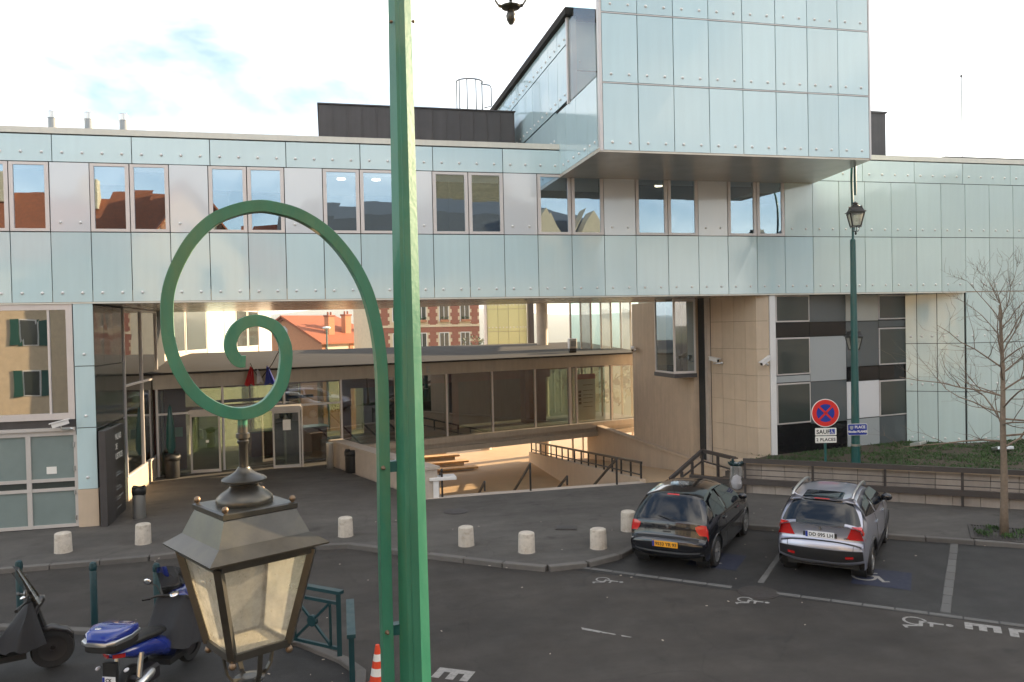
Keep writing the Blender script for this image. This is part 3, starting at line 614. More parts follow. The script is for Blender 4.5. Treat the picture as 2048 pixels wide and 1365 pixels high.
# ---- right stone mass below the bridge
ST = (12.10, 30.1)
MB().prism([(12.1, 24.6), (20, 24.6), (20, 33.5), (13.75, 33.5), (12.75, 30.1), (12.1, 30.1)], -1.7, 5.66).build('concrete_wall', 'concrete', CH)
MB().bx(12.28, 12.6, 24.2, 24.6, -.2, 5.66).build('dark_recess', 'core', CH)
P0, P1 = (12.42, 24.3), (12.95, 22.02)
MB().prism([(12.5, 24.3), (13.0, 22.1), (13.3, 21.95), (13.45, 22.05), (13.6, 24.4), (13.2, 24.6)], -.1, 5.66).build('wall_core', 'core', CH)
MB().prism([(12.29, 24.32), (12.41, 24.30), (12.46, 24.08), (12.34, 24.06)], -.05, 5.66).build('stone_edge', 'pale', CH)
zc = [-.05, .66, 1.52, 2.34, 3.15, 3.98, 4.85, 5.66]
for z0, z1 in zip(zc[:-1], zc[1:]):
    for s0, s1 in ((.24, .79), (.79, 1.34), (1.34, 1.87), (1.87, 2.36)): wpanel(P0, P1, s0, s1, z0, z1, 'stone', name='stone_slab', g=.004)
    wpanel((12.95, 22.02), (13.31, 21.86), 0.02, .39, z0, z1, 'stone', name='stone_slab', g=.004)
MB().bx(13.32, 13.52, YF+.05, YF+.2, .5, 5.66).build('corner_strip', 'white', CH)
# projecting glass bay
f_ = MB().bx(11.28, 12.12, 24.4, 26.05, 3.0, 3.14).build('bay_window', 'zinc', CH)
MB().bx(11.3, 11.36, 24.42, 24.48, 3.14, 5.66).bx(12.04, 12.1, 24.42, 24.48, 3.14, 5.66).bx(11.36, 12.04, 24.42, 24.48, 3.14, 3.22).bx(11.36, 12.04, 24.42, 24.48, 5.56, 5.66).bx(11.3, 11.36, 25.95, 26.0, 3.14, 5.66).bx(11.3, 11.35, 24.48, 25.95, 3.14, 3.2).build('frame', 'alu', f_)
MB().add([(11.36, 24.44, 3.22), (11.8, 24.44, 3.22), (11.8, 24.44, 5.56), (11.36, 24.44, 5.56)], [(0, 1, 2, 3)]).build('pane', 'glass', f_)
MB().add([(11.8, 24.442, 3.22), (12.04, 24.442, 3.22), (12.04, 24.442, 5.56), (11.8, 24.442, 5.56)], [(0, 1, 2, 3)]).build('pane', 'winglass', f_)
MB().add([(11.33, 24.48, 3.2), (11.33, 25.95, 3.2), (11.33, 25.95, 5.6), (11.33, 24.48, 5.6)], [(3, 2, 1, 0)]).build('pane', 'winglass', f_)
MB().bx(11.74, 11.84, 24.9, 26.0, 3.14, 5.66).build('inner_wall', 'zinc', f_)
# chequered window front
C0, C1 = (13.53, 21.92), (19.05, 22.95)
MB().prism([(13.55, 22.0), (19.05, 23.02), (20.45, 21.86), (26.2, 21.86), (26.2, 33), (13.7, 33)], .4, 5.66).build('wing_core', 'core', CH)
ck = [(.04, 1.43, [(4.79, 5.65, 'win'), (4.33, 4.79, 'blackpan'), (3.13, 4.32, 'win'), (2.90, 3.12, 'midglass'), (1.59, 2.89, 'win'), (.62, 1.58, 'blackpan')]),
      (1.43, 2.98, [(4.78, 5.65, 'greyglass'), (4.32, 4.78, 'blackpan'), (2.88, 4.32, 'midglass'), (1.54, 2.88, 'greyglass'), (.62, 1.54, 'blackpan')]),
      (2.98, 4.44, [(4.78, 5.65, 'beigepan'), (3.29, 4.77, 'greyglass'), (2.82, 3.28, 'blackpan'), (1.58, 2.81, 'whitepan'), (.62, 1.57, 'midglass')]),
      (4.44, 5.80, [(4.81, 5.65, 'win'), (4.56, 4.79, 'greyglass'), (3.29, 4.55, 'win'), (2.80, 3.28, 'blackpan'), (1.57, 2.79, 'win'), (.62, 1.56, 'greyglass')])]
for s0, s1, rows in ck:
    for z0, z1, m in rows:
        if m != 'win': wpanel(C0, C1, s0, s1, z0, z1, m, name='facade_panel')
        else:
            d = wpanel(C0, C1, s0, s1, z0, z1, 'alu', name='window', proud=.012); wpanel(C0, C1, s0+.045, s1-.045, z0+.045, z1-.045, 'darkglass', name='pane', proud=.02, par=d, t=.012)
D0, D1 = (19.05, 22.95), (20.45, 21.80)
zr = [.57, 2.37, 3.98, 5.66]
for z0, z1 in zip(zr[:-1], zr[1:]):
    for s0, s1, nb in ((.05, .4, 1), (.4, 1.0, 2), (1.0, 1.8, 2)): wpanel(D0, D1, s0, s1, z0+(.0 if z0 > 1 else .0), z1, 'greenglass', nb=nb)
    for a, b in zip(J[31:-1], J[32:]): panel(a, b, z0, z1, 'greenglass')
MB().prism([(13.6, 22.05), (19.05, 23.06), (20.46, 21.92), (26.2, 21.92), (26.2, 23), (13.7, 23.2)], 0, .62).build('plinth', 'plinth', CH)
bolts.build('cladding_button', 'button', CH, True, kind='stuff')
# plaza side low parapet of the ramp
# ================================================================== GLASS LOBBY PAVILION
PV = thing('glass_pavilion', 'low flat roofed glass entrance pavilion spanning under the raised courthouse wing', 'pavilion', (3, 31, 0))
A0, A1 = Vector((-5.7, 28.6)), Vector((14.35, 34.99)); PD = (A1-A0).normalized(); PN = Vector((-PD.y, PD.x)); PL = (A1-A0).length
def pp(s, t): q = A0+PD*s+PN*t; return (q.x, q.y)
def prect(s0, s1, t0, t1, z0, z1): return MB().prism([pp(s0, t0), pp(s1, t0), pp(s1, t1), pp(s0, t1)], z0, z1)
XM = [0.02, 2.15, 4.3, 6.45, 8.67, 10.9, 13.05, 15.2, 17.42, 19.4, 20.95]
prect(-.1, PL, -.12, .25, 2.98, 3.46).build('fascia', 'fasc', PV)
MB().prism([pp(-.2, -.35), pp(PL, -.35), pp(PL, 4.6), pp(-.2, 5.2)], [3.47, 3.47, 3.93, 3.99], [3.54, 3.54, 4.0, 4.06]).build('roof', 'roofmem', PV)
prect(0, PL, .3, 4.4, 2.9, 3.0).build('ceiling', 'red', PV)
prect(6.3, PL, -.2, 3.0, .18, .42).build('sill_beam', 'fasc', PV)
prect(6.3, PL, -.02, 3.0, .0, .18).build('recess_beam', 'fasc', PV)
prect(6.3, PL, -.15, 3.2, -.22, -.002).build('floor_beam', 'fasc', PV)
prect(0, 6.3, 0, 6, -.3, .012).build('lobby_floor', 'floor', PV)
prect(6.3, PL, .1, 3.0, .42, .45).build('lobby_floor', 'floor', PV)
for i, s in enumerate(XM): prect(s-.035, s+.035, -.03, .09, .01 if s < 6 else .42, 2.98).build('mullion', 'alu', PV)
prect(16.98, 17.1, -.05, .1, .42, 2.98).build('mullion', 'alu', PV)
for i, (a, b) in enumerate(zip(XM[:-1], XM[1:])):
    z0 = .03 if b < 6.5 else .43
    if i in (0, 1, 2): # glazing above and beside the doors
        q = [(*pp(a+.035, .03), 2.15), (*pp(b-.035, .03), 2.15), (*pp(b-.035, .03), 2.97), (*pp(a+.035, .03), 2.97)]
        MB().add(q, [(0, 1, 2, 3)]).build('pane', 'glass', PV)
        prect(a+.035, b-.035, 0, .06, 2.08, 2.15).build('transom', 'alu', PV)
    q = [(*pp(a+.035, .03), z0), (*pp(b-.035, .03), z0), (*pp(b-.035, .03), 2.97 if i > 2 else 2.08), (*pp(a+.035, .03), 2.97 if i > 2 else 2.08)]
    MB().add(q, [(0, 1, 2, 3)]).build('pane', 'glass', PV)
    qb = [(*pp(a, 3.0 if i > 2 else 5.6), z0), (*pp(b, 3.0 if i > 2 else 5.6), z0), (*pp(b, 3.0 if i > 2 else 5.6), 2.97), (*pp(a, 3.0 if i > 2 else 5.6), 2.97)]
    if i not in (4, 5, 6): MB().add(qb, [(0, 1, 2, 3)]).build('rear_pane', 'glass', PV)
    if i < 3 or i in (7, 8): prect(b-.04, b+.04, 5.58 if i < 3 else 2.96, 5.66 if i < 3 else 3.04, .03, 2.97).build('rear_mullion', 'alu', PV)
# interior: red portal, waiting room partitions, counter
prect(7.0, 7.35, 1.5, 1.8, .4, 2.9).build('red_column', 'red', PV)
prect(7.0, 17.0, 1.5, 1.7, 2.5, 2.9).build('red_beam', 'red', PV)
prect(11.9, 12.2, 1.5, 1.8, .45, 2.5).build('red_column', 'red', PV)
prect(15.6, 16.7, 1.45, 1.9, .45, 2.9).build('red_wall', 'red', PV)
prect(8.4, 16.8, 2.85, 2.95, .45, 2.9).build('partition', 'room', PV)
prect(9.9, 10.7, 2.78, 2.84, .9, 2.3).build('notice_board', 'black', PV)
prect(8.9, 9.0, 2.7, 2.84, .45, 2.5).build('door_post', 'midglass', PV)
prect(.4, 1.1, 1.2, 1.5, .02, 2.9).build('red_wall', 'red', PV)
prect(3.6, 6.6, 2.3, 3.0, .02, .95).build('counter', 'red', PV)
prect(3.5, 6.7, 2.2, 3.1, .95, 1.0).build('counter_top', 'counter', PV)
prect(.4, 6.0, 4.2, 4.3, 1.75, 1.95).build('rear_rail', 'wood', PV)
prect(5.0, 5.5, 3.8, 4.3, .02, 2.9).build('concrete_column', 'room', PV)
prect(1.6, 5.6, .7, .9, 2.32, 2.42).build('inner_shelf', 'black', PV)
# projecting porch with two sliding leaves
po = MB(); po.bx(-4.75, -.95, 28.9, 29.1, 2.05, 2.17); po.build('porch_header', 'doorframe', PV)
MB().bx(-4.7, -1.0, 28.92, 29.9, 2.17, 2.2).build('porch_roof', 'doorframe', PV)
for x0, x1 in ((-4.70, -3.72), (-1.97, -1.02)):
    y = 28.93; f = MB().bx(x0, x0+.06, y, y+.06, .02, 2.04).bx(x1-.06, x1, y, y+.06, .02, 2.04).bx(x0+.06, x1-.06, y, y+.06, 1.96, 2.04).bx(x0+.06, x1-.06, y, y+.06, .02, .12)
    d = f.build('door', 'doorframe', PV); MB().bx(x0+.06, x1-.06, y+.025, y+.035, .12, 1.96).build('pane', 'glass', d)
    if x0 > -3: MB().bx(x0+.35, x0+.62, y+.018, y+.022, 1.35, 1.72).build('notice', 'signwhite', d); MB().bx(x1+.03, x1+.08, y, y+.06, .02, 2.05).build('guide_post', 'doorframe', d)
    else: MB().bx(x0+.5, x0+.6, y+.018, y+.022, 1.05, 1.14).build('notice', 'signwhite', d)
MB().bx(-5.62, -4.78, 28.98, 29.04, .02, .12).bx(-5.62, -5.56, 28.98, 29.04, .12, 2.9).build('side_frame', 'doorframe', PV)
MB().bx(-5.2, -4.95, 28.99, 29.0, 1.3, 1.62).build('green_notice', mat('pale green notice', (.25, .50, .38), .5), PV)
text('fascia_letter', 'E', .36, 'midglass', PV, (*pp(9.95, -.135), 3.08), (PD.x, PD.y, 0), (0, 0, 1), bold=.008, ext=.012)
# information banner behind the glass at the right end
bn = thing('information_banner', 'white information banner with a red band behind the right end of the pavilion glass', 'banner', (*pp(18.1, .3), .45))
q0, q1 = pp(17.6, .25), pp(18.65, .25)
MB().wall(q0, q1, .5, 2.62, 0, .02).build('sheet', 'signwhite', bn); MB().wall(pp(17.6, .235), pp(18.65, .235), 2.38, 2.62, 0, .012).build('red_band', 'redband', bn)
pt = MB()
for z in (2.1, 1.85, 1.65, 1.5, 1.3, 1.1): pt.wall(pp(17.95, .24), pp(18.5, .24), z, z+.025, 0, .006)
for z in (1.75, 1.58, 1.41, 1.24): pt.wall(pp(17.7, .24), pp(17.85, .24), z, z+.12, 0, .006)
pt.build('print', 'ink', bn)
# rear glazed screen to the right of the pavilion roof
SR = thing('glazed_screen', 'row of tall narrow glass fins standing behind the pavilion roof next to the concrete wall', 'glass screen', (12.6, 36, 3.4))
for i in range(7):
    x = 11.35+i*.52; MB().bx(x-.03, x+.03, 36+.02*i, 36.12+.02*i, -1.6, 6.3).build('post', 'alu' if i % 2 else 'pale', SR)
    MB().add([(x+.03, 36.05, 3.4), (x+.49, 36.05, 3.4), (x+.49, 36.10, 6.3), (x+.03, 36.05, 6.3)], [(0, 1, 2, 3)]).build('pane', 'winglass' if i % 2 else 'fin', SR)
MB().bx(11.3, 14.7, 36, 36.2, 3.35, 3.45).build('rail', 'alu', SR)
ac = thing('air_conditioner', 'small white air conditioning unit standing on the pavilion roof', 'air conditioner', (10.9, 34.4, 3.6))
MB().bevbox((10.9, 34.4, 4.03), (.36, .3, .46), .02).build('case', 'white', ac); MB().bx(10.78, 11.02, 34.22, 34.245, 3.9, 4.15).build('grille', 'midglass', ac); MB().bx(10.74, 11.06, 34.3, 34.5, 3.62, 3.8).build('foot', 'blackm', ac)
# people at the counter
def person(label, loc, rz, pose):
    V = {'pelvis': (0, 0, .50), 'belly': (0, .02, .66), 'chest': (0, .05, .86), 'neck': (0, .07, 1.02), 'headb': (0, .10, 1.08), 'head': (0, .12, 1.22),
         'shl': (.17, .05, .95), 'shr': (-.17, .05, .95), 'ell': (.24, .18, .70), 'elr': (-.24, .18, .70), 'wrl': (.13, .40, .72), 'wrr': (-.13, .40, .72), 'hal': (.09, .47, .72), 'har': (-.09, .47, .72),
         'hil': (.10, .03, .46), 'hir': (-.10, .03, .46), 'knl': (.12, .45, .48), 'knr': (-.12, .45, .48), 'anl': (.12, .42, .08), 'anr': (-.12, .42, .08), 'tol': (.12, .56, .04), 'tor': (-.12, .56, .04)}
    if pose == 'stand':
        d = .40
        for k in V: V[k] = (V[k][0], V[k][1], V[k][2]+d) if k not in ('knl', 'knr', 'anl', 'anr', 'tol', 'tor') else V[k]
        V['knl'] = (.10, .04, .47); V['knr'] = (-.10, .04, .47); V['anl'] = (.10, -.02, .07); V['anr'] = (-.10, -.02, .07); V['tol'] = (.11, .14, .03); V['tor'] = (-.11, .14, .03)
    E_ = [('pelvis','belly'),('belly','chest'),('chest','neck'),('neck','headb'),('headb','head'),('chest','shl'),('chest','shr'),('shl','ell'),('shr','elr'),('ell','wrl'),('elr','wrr'),('wrl','hal'),('wrr','har'),
          ('pelvis','hil'),('pelvis','hir'),('hil','knl'),('hir','knr'),('knl','anl'),('knr','anr'),('anl','tol'),('anr','tor')]
    RAD = dict(pelvis=.15, belly=.14, chest=.15, neck=.055, headb=.075, head=.10, shl=.075, shr=.075, ell=.05, elr=.05, wrl=.032, wrr=.032, hal=.04, har=.04, hil=.095, hir=.095, knl=.06, knr=.06, anl=.042, anr=.042, tol=.04, tor=.04)
    ks = list(V); me = bpy.data.meshes.new('body'); me.from_pydata([V[k] for k in ks], [(ks.index(a), ks.index(b)) for a, b in E_], [])
    ob = bpy.data.objects.new('body', me); COL.objects.link(ob); sk = ob.modifiers.new('s', 'SKIN'); sl = me.skin_vertices[0].data
    for i, k in enumerate(ks): sl[i].radius = (RAD[k],)*2
    sl[0].use_root = True
    ob.modifiers.new('ss', 'SUBSURF').levels = 1
    dg = bpy.context.evaluated_depsgraph_get(); dg.update(); m2 = bpy.data.meshes.new_from_object(ob.evaluated_get(dg)); bpy.data.objects.remove(ob)
    m2.materials.clear(); m2.materials.append(M['dark']); m2.materials.append(M['skin']); hz = V['neck'][2]+.03
    for p in m2.polygons:
        p.use_smooth = True
        if p.center.z > hz or abs(p.center.y-V['hal'][1]) < .06 and abs(p.center.z-V['hal'][2]) < .06: p.material_index = 1
    t = thing('person', label, 'person', loc, rz, None, False); link('body', m2, t)
    hx = V['head']; MB().ball((hx[0], hx[1]-.03, hx[2]+.025), .112, 12, (1, 1, 1.02)).build('hair', 'dark', t, True)
    MB().ball((hx[0], hx[1]+.10, hx[2]-.01), .018, 6, (1, 1.2, 1.4)).build('nose', 'skin', t, True)
    return t
person('dark dressed person sitting at the lobby counter behind the open sliding door', (*pp(5.05, 3.55), .03), R(190), 'sit')
person('dark dressed person standing at the lobby counter beside the seated person', (*pp(5.62, 3.6), .03), R(170), 'stand')
ch = thing('office_chair', 'dark chair under the person seated at the lobby counter', 'chair', (*pp(5.05, 3.6), .03)); cx, cy = pp(5.05, 3.6)
MB().lathe([(.2, .36), (.22, .40), (.2, .43)], (cx, cy, .0), 12).build('seat', 'dark', ch); MB().tube([(cx, cy, .06), (cx, cy, .37)], .03, 8).build('leg', 'blackm', ch); MB().lathe([(.22, .012), (.22, .04), (.04, .07)], (cx, cy, .0), 10).build('base', 'blackm', ch)
# flags on the fascia
fl = thing('flag_cluster', 'small cluster of drooping red, white and blue flags on the pavilion fascia', 'flags', (*pp(3.5, -.2), 3.2))
MB().tube([(*pp(3.45, -.13), 3.15), (*pp(3.75, -.6), 3.7), (*pp(3.95, -.9), 4.2)], .018, 6).build('pole', 'black', fl); MB().ball((*pp(3.95, -.9), 4.22), .05, 8).build('pole_tip', 'black', fl)
MB().tube([(*pp(3.4, -.13), 3.15), (*pp(3.0, -.6), 3.75)], .018, 6).build('pole', 'black', fl)
def drape(ps, pm, w0, w1, zt, zb, m, ph):
    mb = MB(); n, k = 8, 7
    for j in range(n+1):
        v = j/n; wd = w0+(w1-w0)*v
        for i in range(k):
            u = i/(k-1)-.5; q = pp(ps+u*wd+(pm-ps)*v, -.42-.06*math.sin(u*14+ph+v*2)); mb.v.append((*q, zt+(zb-zt)*v+.04*math.sin(u*9+ph)))
    mb.f = [(j*k+i, j*k+i+1, (j+1)*k+i+1, (j+1)*k+i) for j in range(n) for i in range(k-1)]
    return mb
drape(3.08, 2.98, .08, .36, 3.62, 2.98, 'flagred', 0).build('flag', 'flagred', fl, True, label='red part of the drooping flag')
drape(3.28, 3.36, .06, .26, 3.52, 3.05, 'flagwhite', 1).build('flag', 'flagwhite', fl, True, label='white part of the drooping flag')
drape(3.62, 3.72, .06, .44, 3.62, 2.98, 'flagblue', 2).build('flag', 'flagblue', fl, True, label='blue drooping flag')
# court house sign
sg = thing('courthouse_sign', 'dark grey freestanding sign board lettered PALAIS DE JUSTICE beside the blue pillar', 'sign', (-5.6, 22.4, 0))
MB().bx(-5.68, -5.52, 21.62, 22.55, .0, 2.42).build('grey_slab', 'zinc', sg)
MB().bx(-5.66, -5.56, 22.56, 23.65, .0, 2.40).build('board', mat('sign board', (.025, .026, .028), .35), sg)
for i, tx in enumerate(('PALAIS', 'DE', 'JUSTICE')): text('lettering', tx, .22, 'signwhite', sg, (-5.555, 22.64, 2.05-i*.26), (0, 1, 0), (0, 0, 1), bold=.003)
lm = MB()
for z in (1.15, 1.08, .78, .71, .50, .44, .22): lm.bx(-5.56, -5.556, 22.66, 23.05+random.random()*.4, z, z+.03)
lm.build('small_print', 'midglass', sg)
# bins and ash tray at the entrance
def lbin(name, label, c, r, h, m, liner=True, cat='bin'):
    t = thing(name, label, cat, (c[0], c[1], 0)); MB().lathe([(r*.95, 0), (r, .02), (r, h), (r*.9, h)], (*c, 0), 18).build('body', m, t, 40)
    if liner:
        mb = MB(); rr = []
        for q, (z, k) in enumerate(((h-.16, 1.06), (h-.05, 1.12), (h+.05, 1.02), (h+.02, .8), (h-.1, .7))): rr.append([(c[0]+r*k*(1+.08*math.sin(5*a+q))*math.cos(a), c[1]+r*k*(1+.08*math.cos(4*a+q))*math.sin(a), z+.02*math.sin(3*a)) for a in np.linspace(0, 2*math.pi, 18, endpoint=False)])
        mb.loft(rr).build('bin_liner', 'black', t, True)
    else: MB().lathe([(r*1.03, h), (r*1.03, h+.03), (r*.5, h+.04)], (*c, 0), 18).build('rim', m, t, 40)
    return t
lbin('litter_bin', 'steel litter bin with a black liner beside the courthouse sign', (-4.95, 22.4), .16, .78, 'steel')
lbin('litter_bin', 'black litter bin standing left of the entrance doors', (-5.2, 28.35), .24, .75, 'black')
lbin('ashtray', 'slim brushed steel ashtray by the end of the low wall', (-.02, 28.45), .12, .85, 'steel', False, 'ashtray')
lbin('litter_bin', 'black round litter bin against the low wall behind the green post', (.72, 27.3), .24, .72, 'black')
pu = thing('folded_parasol', 'tall folded dark parasol in a black pot left of the entrance doors', 'parasol', (-5.35, 28.7, 0))
MB().lathe([(.05, .7), (.16, 1.0), (.13, 1.7), (.05, 2.35), (.02, 2.4)], (-5.3, 28.75, 0), 10).build('canopy', 'gdark', pu, 40); MB().tube([(-5.3, 28.75, .02), (-5.3, 28.75, 2.45)], .02, 6).build('pole', 'blackm', pu)
# low wall along the drop, with white end slab
lw = thing('low_wall', 'low pale stone wall running from the lobby to the top of the stairs', 'wall', (1.2, 25.6, 0))
wa, wb = (.02, 29.25), (2.62, 22.3)
MB().wall(wa, wb, -1.7, .80, -.02, .38).build('wall', 'pale', lw); MB().wall((-.0, 29.3), (2.64, 22.26), .80, .88, -.06, .44).build('coping', 'pale', lw)
eb = thing('white_end_slab', 'white slab on a white panel at the head of the stairs behind the green post', 'slab', (2.95, 22.4, 0))
MB().bevbox((3.12, 22.55, .52), (.78, .5, .09), .01).build('slab', 'white', eb); MB().bevbox((2.92, 22.38, .22), (.16, .1, .5), .01).build('panel', 'white', eb); MB().bevbox((3.0, 22.7, -.1), (.12, .1, 1.14), .01).build('rear_panel', 'white', eb)
# stair handrails
def handrail(label, a, b, zt, zb, grp='black stair handrails'):
    t = thing('handrail', label, 'handrail', (a[0], a[1], 0), 0, grp); d = Vector((b[0]-a[0], b[1]-a[1]))
    MB().bar((*a, zt), (*b, zb), .055, .06).build('rail', 'blackm', t)
    MB().bar((a[0], a[1]+.02, -.1), (a[0], a[1]+.02, zt-.02), .05).build('post', 'blackm', t); MB().bar((b[0], b[1]-.02, zb-1.0), (b[0], b[1]-.02, zb-.02), .05).build('post', 'blackm', t)
for lb, x, x2 in (('black stair handrail beside the white slab', 3.1, 3.0), ('black stair handrail at the left middle of the stairs', 5.72, 5.72), ('black stair handrail at the right of the stairs', 8.42, 8.42)):
    handrail(lb, (x, 22.38), (x2, 25.1), .78, -.75)
for lb, x in (('short black rail end showing between the left and middle stair handrails', 4.5), ('short black rail end showing between the middle and right stair handrails', 7.1)):
    handrail(lb, (x, 23.2), (x, 25.3), .18, -.95)
# timber steps lit in the court
ts = thing('timber_steps', 'small flight of sunlit timber plank steps in the lower court', 'steps', (4.3, 35, -1.6))
for i in range(4):
    MB().bevbox((4.6+i*.30, 37.4-i*.75, -.98-i*.17), (2.0, .5, .08), .01, R(6)).build('plank', 'wood', ts); MB().bx(3.8+i*.3, 5.4+i*.3, 37.3-i*.75, 37.6-i*.75, -1.6, -1.03-i*.17).build('riser', 'pale', ts)
# ramp walls and railing
rwl = thing('ramp_wall', 'pale stone parapet on the inner side of the ramp down to the court', 'wall', (9.45, 29, -1))
MB().prism([(9.25, 22.6), (9.45, 22.6), (9.45, 36.4), (9.25, 36.4)], -1.7, [.06, .06, -1.15, -1.15]).build('parapet', 'stone', rwl)
rr_ = thing('ramp_railing', 'long black railing with square posts along the inner side of the ramp', 'railing', (9.35, 29, -.5))
zs = lambda y: .06+(y-22.6)*(-1.21/13.8)
MB().bar((9.35, 22.7, zs(22.7)+.5), (9.35, 36.3, zs(36.3)+.5), .06, .07).build('top_rail', 'blackm', rr_); MB().bar((9.35, 22.7, zs(22.7)+.12), (9.35, 36.3, zs(36.3)+.12), .04, .04).build('bottom_rail', 'blackm', rr_)
for i in range(17): y = 22.75+i*.845; MB().bar((9.35, y, zs(y)-.01), (9.35, y, zs(y)+.47), .05).build('post', 'blackm', rr_)
ow = thing('ramp_outer_wall', 'warm stone wall with sloping joints along the outer side of the ramp', 'wall', (12, 29, -1))
ys = np.linspace(22.5, 35.6, 27)
for a, b in zip(ys[:-1], ys[1:]):
    for k_, (q0, q1) in enumerate(((-1.9, -.75), (-.75, -.02))):
        f = lambda y, q: max(q if q > -1 else -1.9, -1.9)+(0 if q < -1 else (22.5-y)*.05)
        MB().prism([(11.93, a+.004), (12.08, a+.004), (12.08, b-.004), (11.93, b-.004)], [f(a, q0), f(a, q0), f(b, q0), f(b, q0)], [f(a, q1)-.006]*2+[f(b, q1)-.006]*2 if k_ == 0 else .16).build('stone_slab', 'stone', ow)
MB().prism([(11.85, 22.5), (12.15, 22.5), (12.15, 35.7), (11.85, 35.7)], .165, .26).build('coping', 'concrete', ow)
# brown guard rail at the head of the ramp and along the planted wall
gr = thing('guard_rail', 'brown steel guard rail turning the corner at the head of the ramp', 'guard rail', (11, 21.6, 0))
GA, GB, GC = (9.5, 20.95), (11.05, 22.0), (11.35, 20.55)
MB().bar((*GA, .35), (*GB, .93), .08, .1).bar((*GB, .93), (*GC, .90), .08, .1).build('top_rail', 'brownrail', gr)
MB().bar((10.0, 21.3, .28), (*GB, .62), .04).bar((*GB, .62), (*GC, .55), .04).build('middle_rail', 'brownrail', gr)
MB().bar((10.3, 21.35, .30), (11.3, 20.75, .22), .2, .12).build('lower_beam', 'brownrail', gr)
for x, y, z in ((10.05, 21.33, .5), (10.55, 21.67, .7), (11.05, 22.0, .93), (11.2, 21.3, .9)): MB().bar((x, y, -.02), (x, y, z-.03), .07).build('post', 'brownrail', gr)
MB().bar((*GC, -.02), (*GC, .93), .12).build('corner_post', 'brownrail', gr)
W0, W1 = Vector((11.05, 20.35)), Vector((24.6, 10.3)); WD = (W1-W0).normalized(); WN = Vector((-WD.y, WD.x)); WL = (W1-W0).length
def wp(s, t): q = W0+WD*s+WN*t; return (q.x, q.y)
rt_ = thing('planter_wall', 'long low retaining wall of pale stone blocks in front of the lawn', 'wall', (14, 18, 0))
for i in range(int(WL/.62)):
    s = i*.62; MB().wall(wp(s+.006, 0), wp(s+.614, 0), -.05, .27, 0, .25).build('stone_block', 'wallstone', rt_)
    s2 = s+.25; MB().wall(wp(s2+.006, .16), wp(s2+.614, .16), .275, .80, 0, .2).build('stone_block', 'wallstone', rt_)
MB().wall(wp(0, .1), wp(WL, .1), .805, .89, 0, .34).build('coping', 'concrete', rt_)
gl = thing('long_guard_rail', 'long brown guard rail with two wires in front of the planted stone wall', 'guard rail', (14, 17.9, 0))
MB().bar((*wp(.4, -.12), .93), (*wp(WL, -.12), .96), .07, .13).build('top_rail', 'brownrail', gl); MB().bar((*wp(.2, -.1), .34), (*wp(WL, -.1), .36), .10, .15).build('bottom_beam', 'brownrail', gl)
for z in (.52, .68): MB().tube([(*wp(.4, -.12), z), (*wp(WL, -.12), z+.02)], .013, 6).build('wire', 'brownrail', gl)
for i in range(9): q = wp(.45+i*1.78, -.12); MB().bar((*q, -.01), (*q, .9), .045).build('post', 'brownrail', gl)
# lawn
struct('planter_earth', MB().prism([wp(0, .35), wp(WL, .35), (27, 21.8), (20.4, 21.8), (19.05, 22.9), (13.3, 21.9), (12.2, 21.3)], .2, .68), 'earth')
def grass():
    mb = MB(); n = 0
    while n < 22000:
        x, y = random.uniform(12, 25), random.uniform(13, 22.9); s = (Vector((x, y))-W0).dot(WN)
        if s < .42 or x < 12.9 and y > 21.4: continue
        if 13.3 < x < 19.05 and y > 21.75+(x-13.3)*.19: continue
        if x >= 19.05 and y > max(21.78, 22.8-(x-19.05)*.85): continue
        if math.sin(x*1.7+1)*math.cos(y*2.3)+.4*math.sin(x*5+y*4) < -.35 and random.random() < .85: continue
        a = random.uniform(0, 6.28); h = random.uniform(.02, .075); w_ = random.uniform(.008, .022); lx, ly = random.uniform(-.05, .05), random.uniform(-.05, .05); ca, sa = math.cos(a)*w_, math.sin(a)*w_
        mb.add([(x-ca, y-sa, .67), (x+ca, y+sa, .67), (x+lx+ca*.7, y+ly+sa*.7, .67+h), (x+lx*1.6, y+ly*1.6, .67+h*1.15)], [(0, 1, 2, 3)]); n += 1
    return mb
M['grass'] = mat('lawn grass', (.036, .085, .018), .7, var=.5, vs=1.6)
g_ = grass().build('lawn', 'grass', None); g_['label'] = 'patchy dark green lawn behind the stone wall'; g_['category'] = 'grass'; g_['kind'] = 'stuff'
for lb, c, rz in (('flat square floodlight on the lawn near the corner of the glass wall', (18.45, 21.6), .5), ('flat square floodlight on the lawn behind the bare tree', (20.0, 19.9), -.2)):
    t = thing('floodlight', lb, 'floodlight', (*c, .7), rz, 'ground floodlights on the lawn', False)
    MB().bevbox((0, 0, .10), (.5, .34, .1), .015).xf(Matrix.Rotation(R(-14), 4, 'X')).build('housing', 'steel', t); MB().box((0, -.01, .157), (.42, .26, .008)).xf(Matrix.Rotation(R(-14), 4, 'X')).build('lens', 'frost', t); MB().bar((0, 0, -.03), (0, 0, .08), .08).build('stem', 'blackm', t)
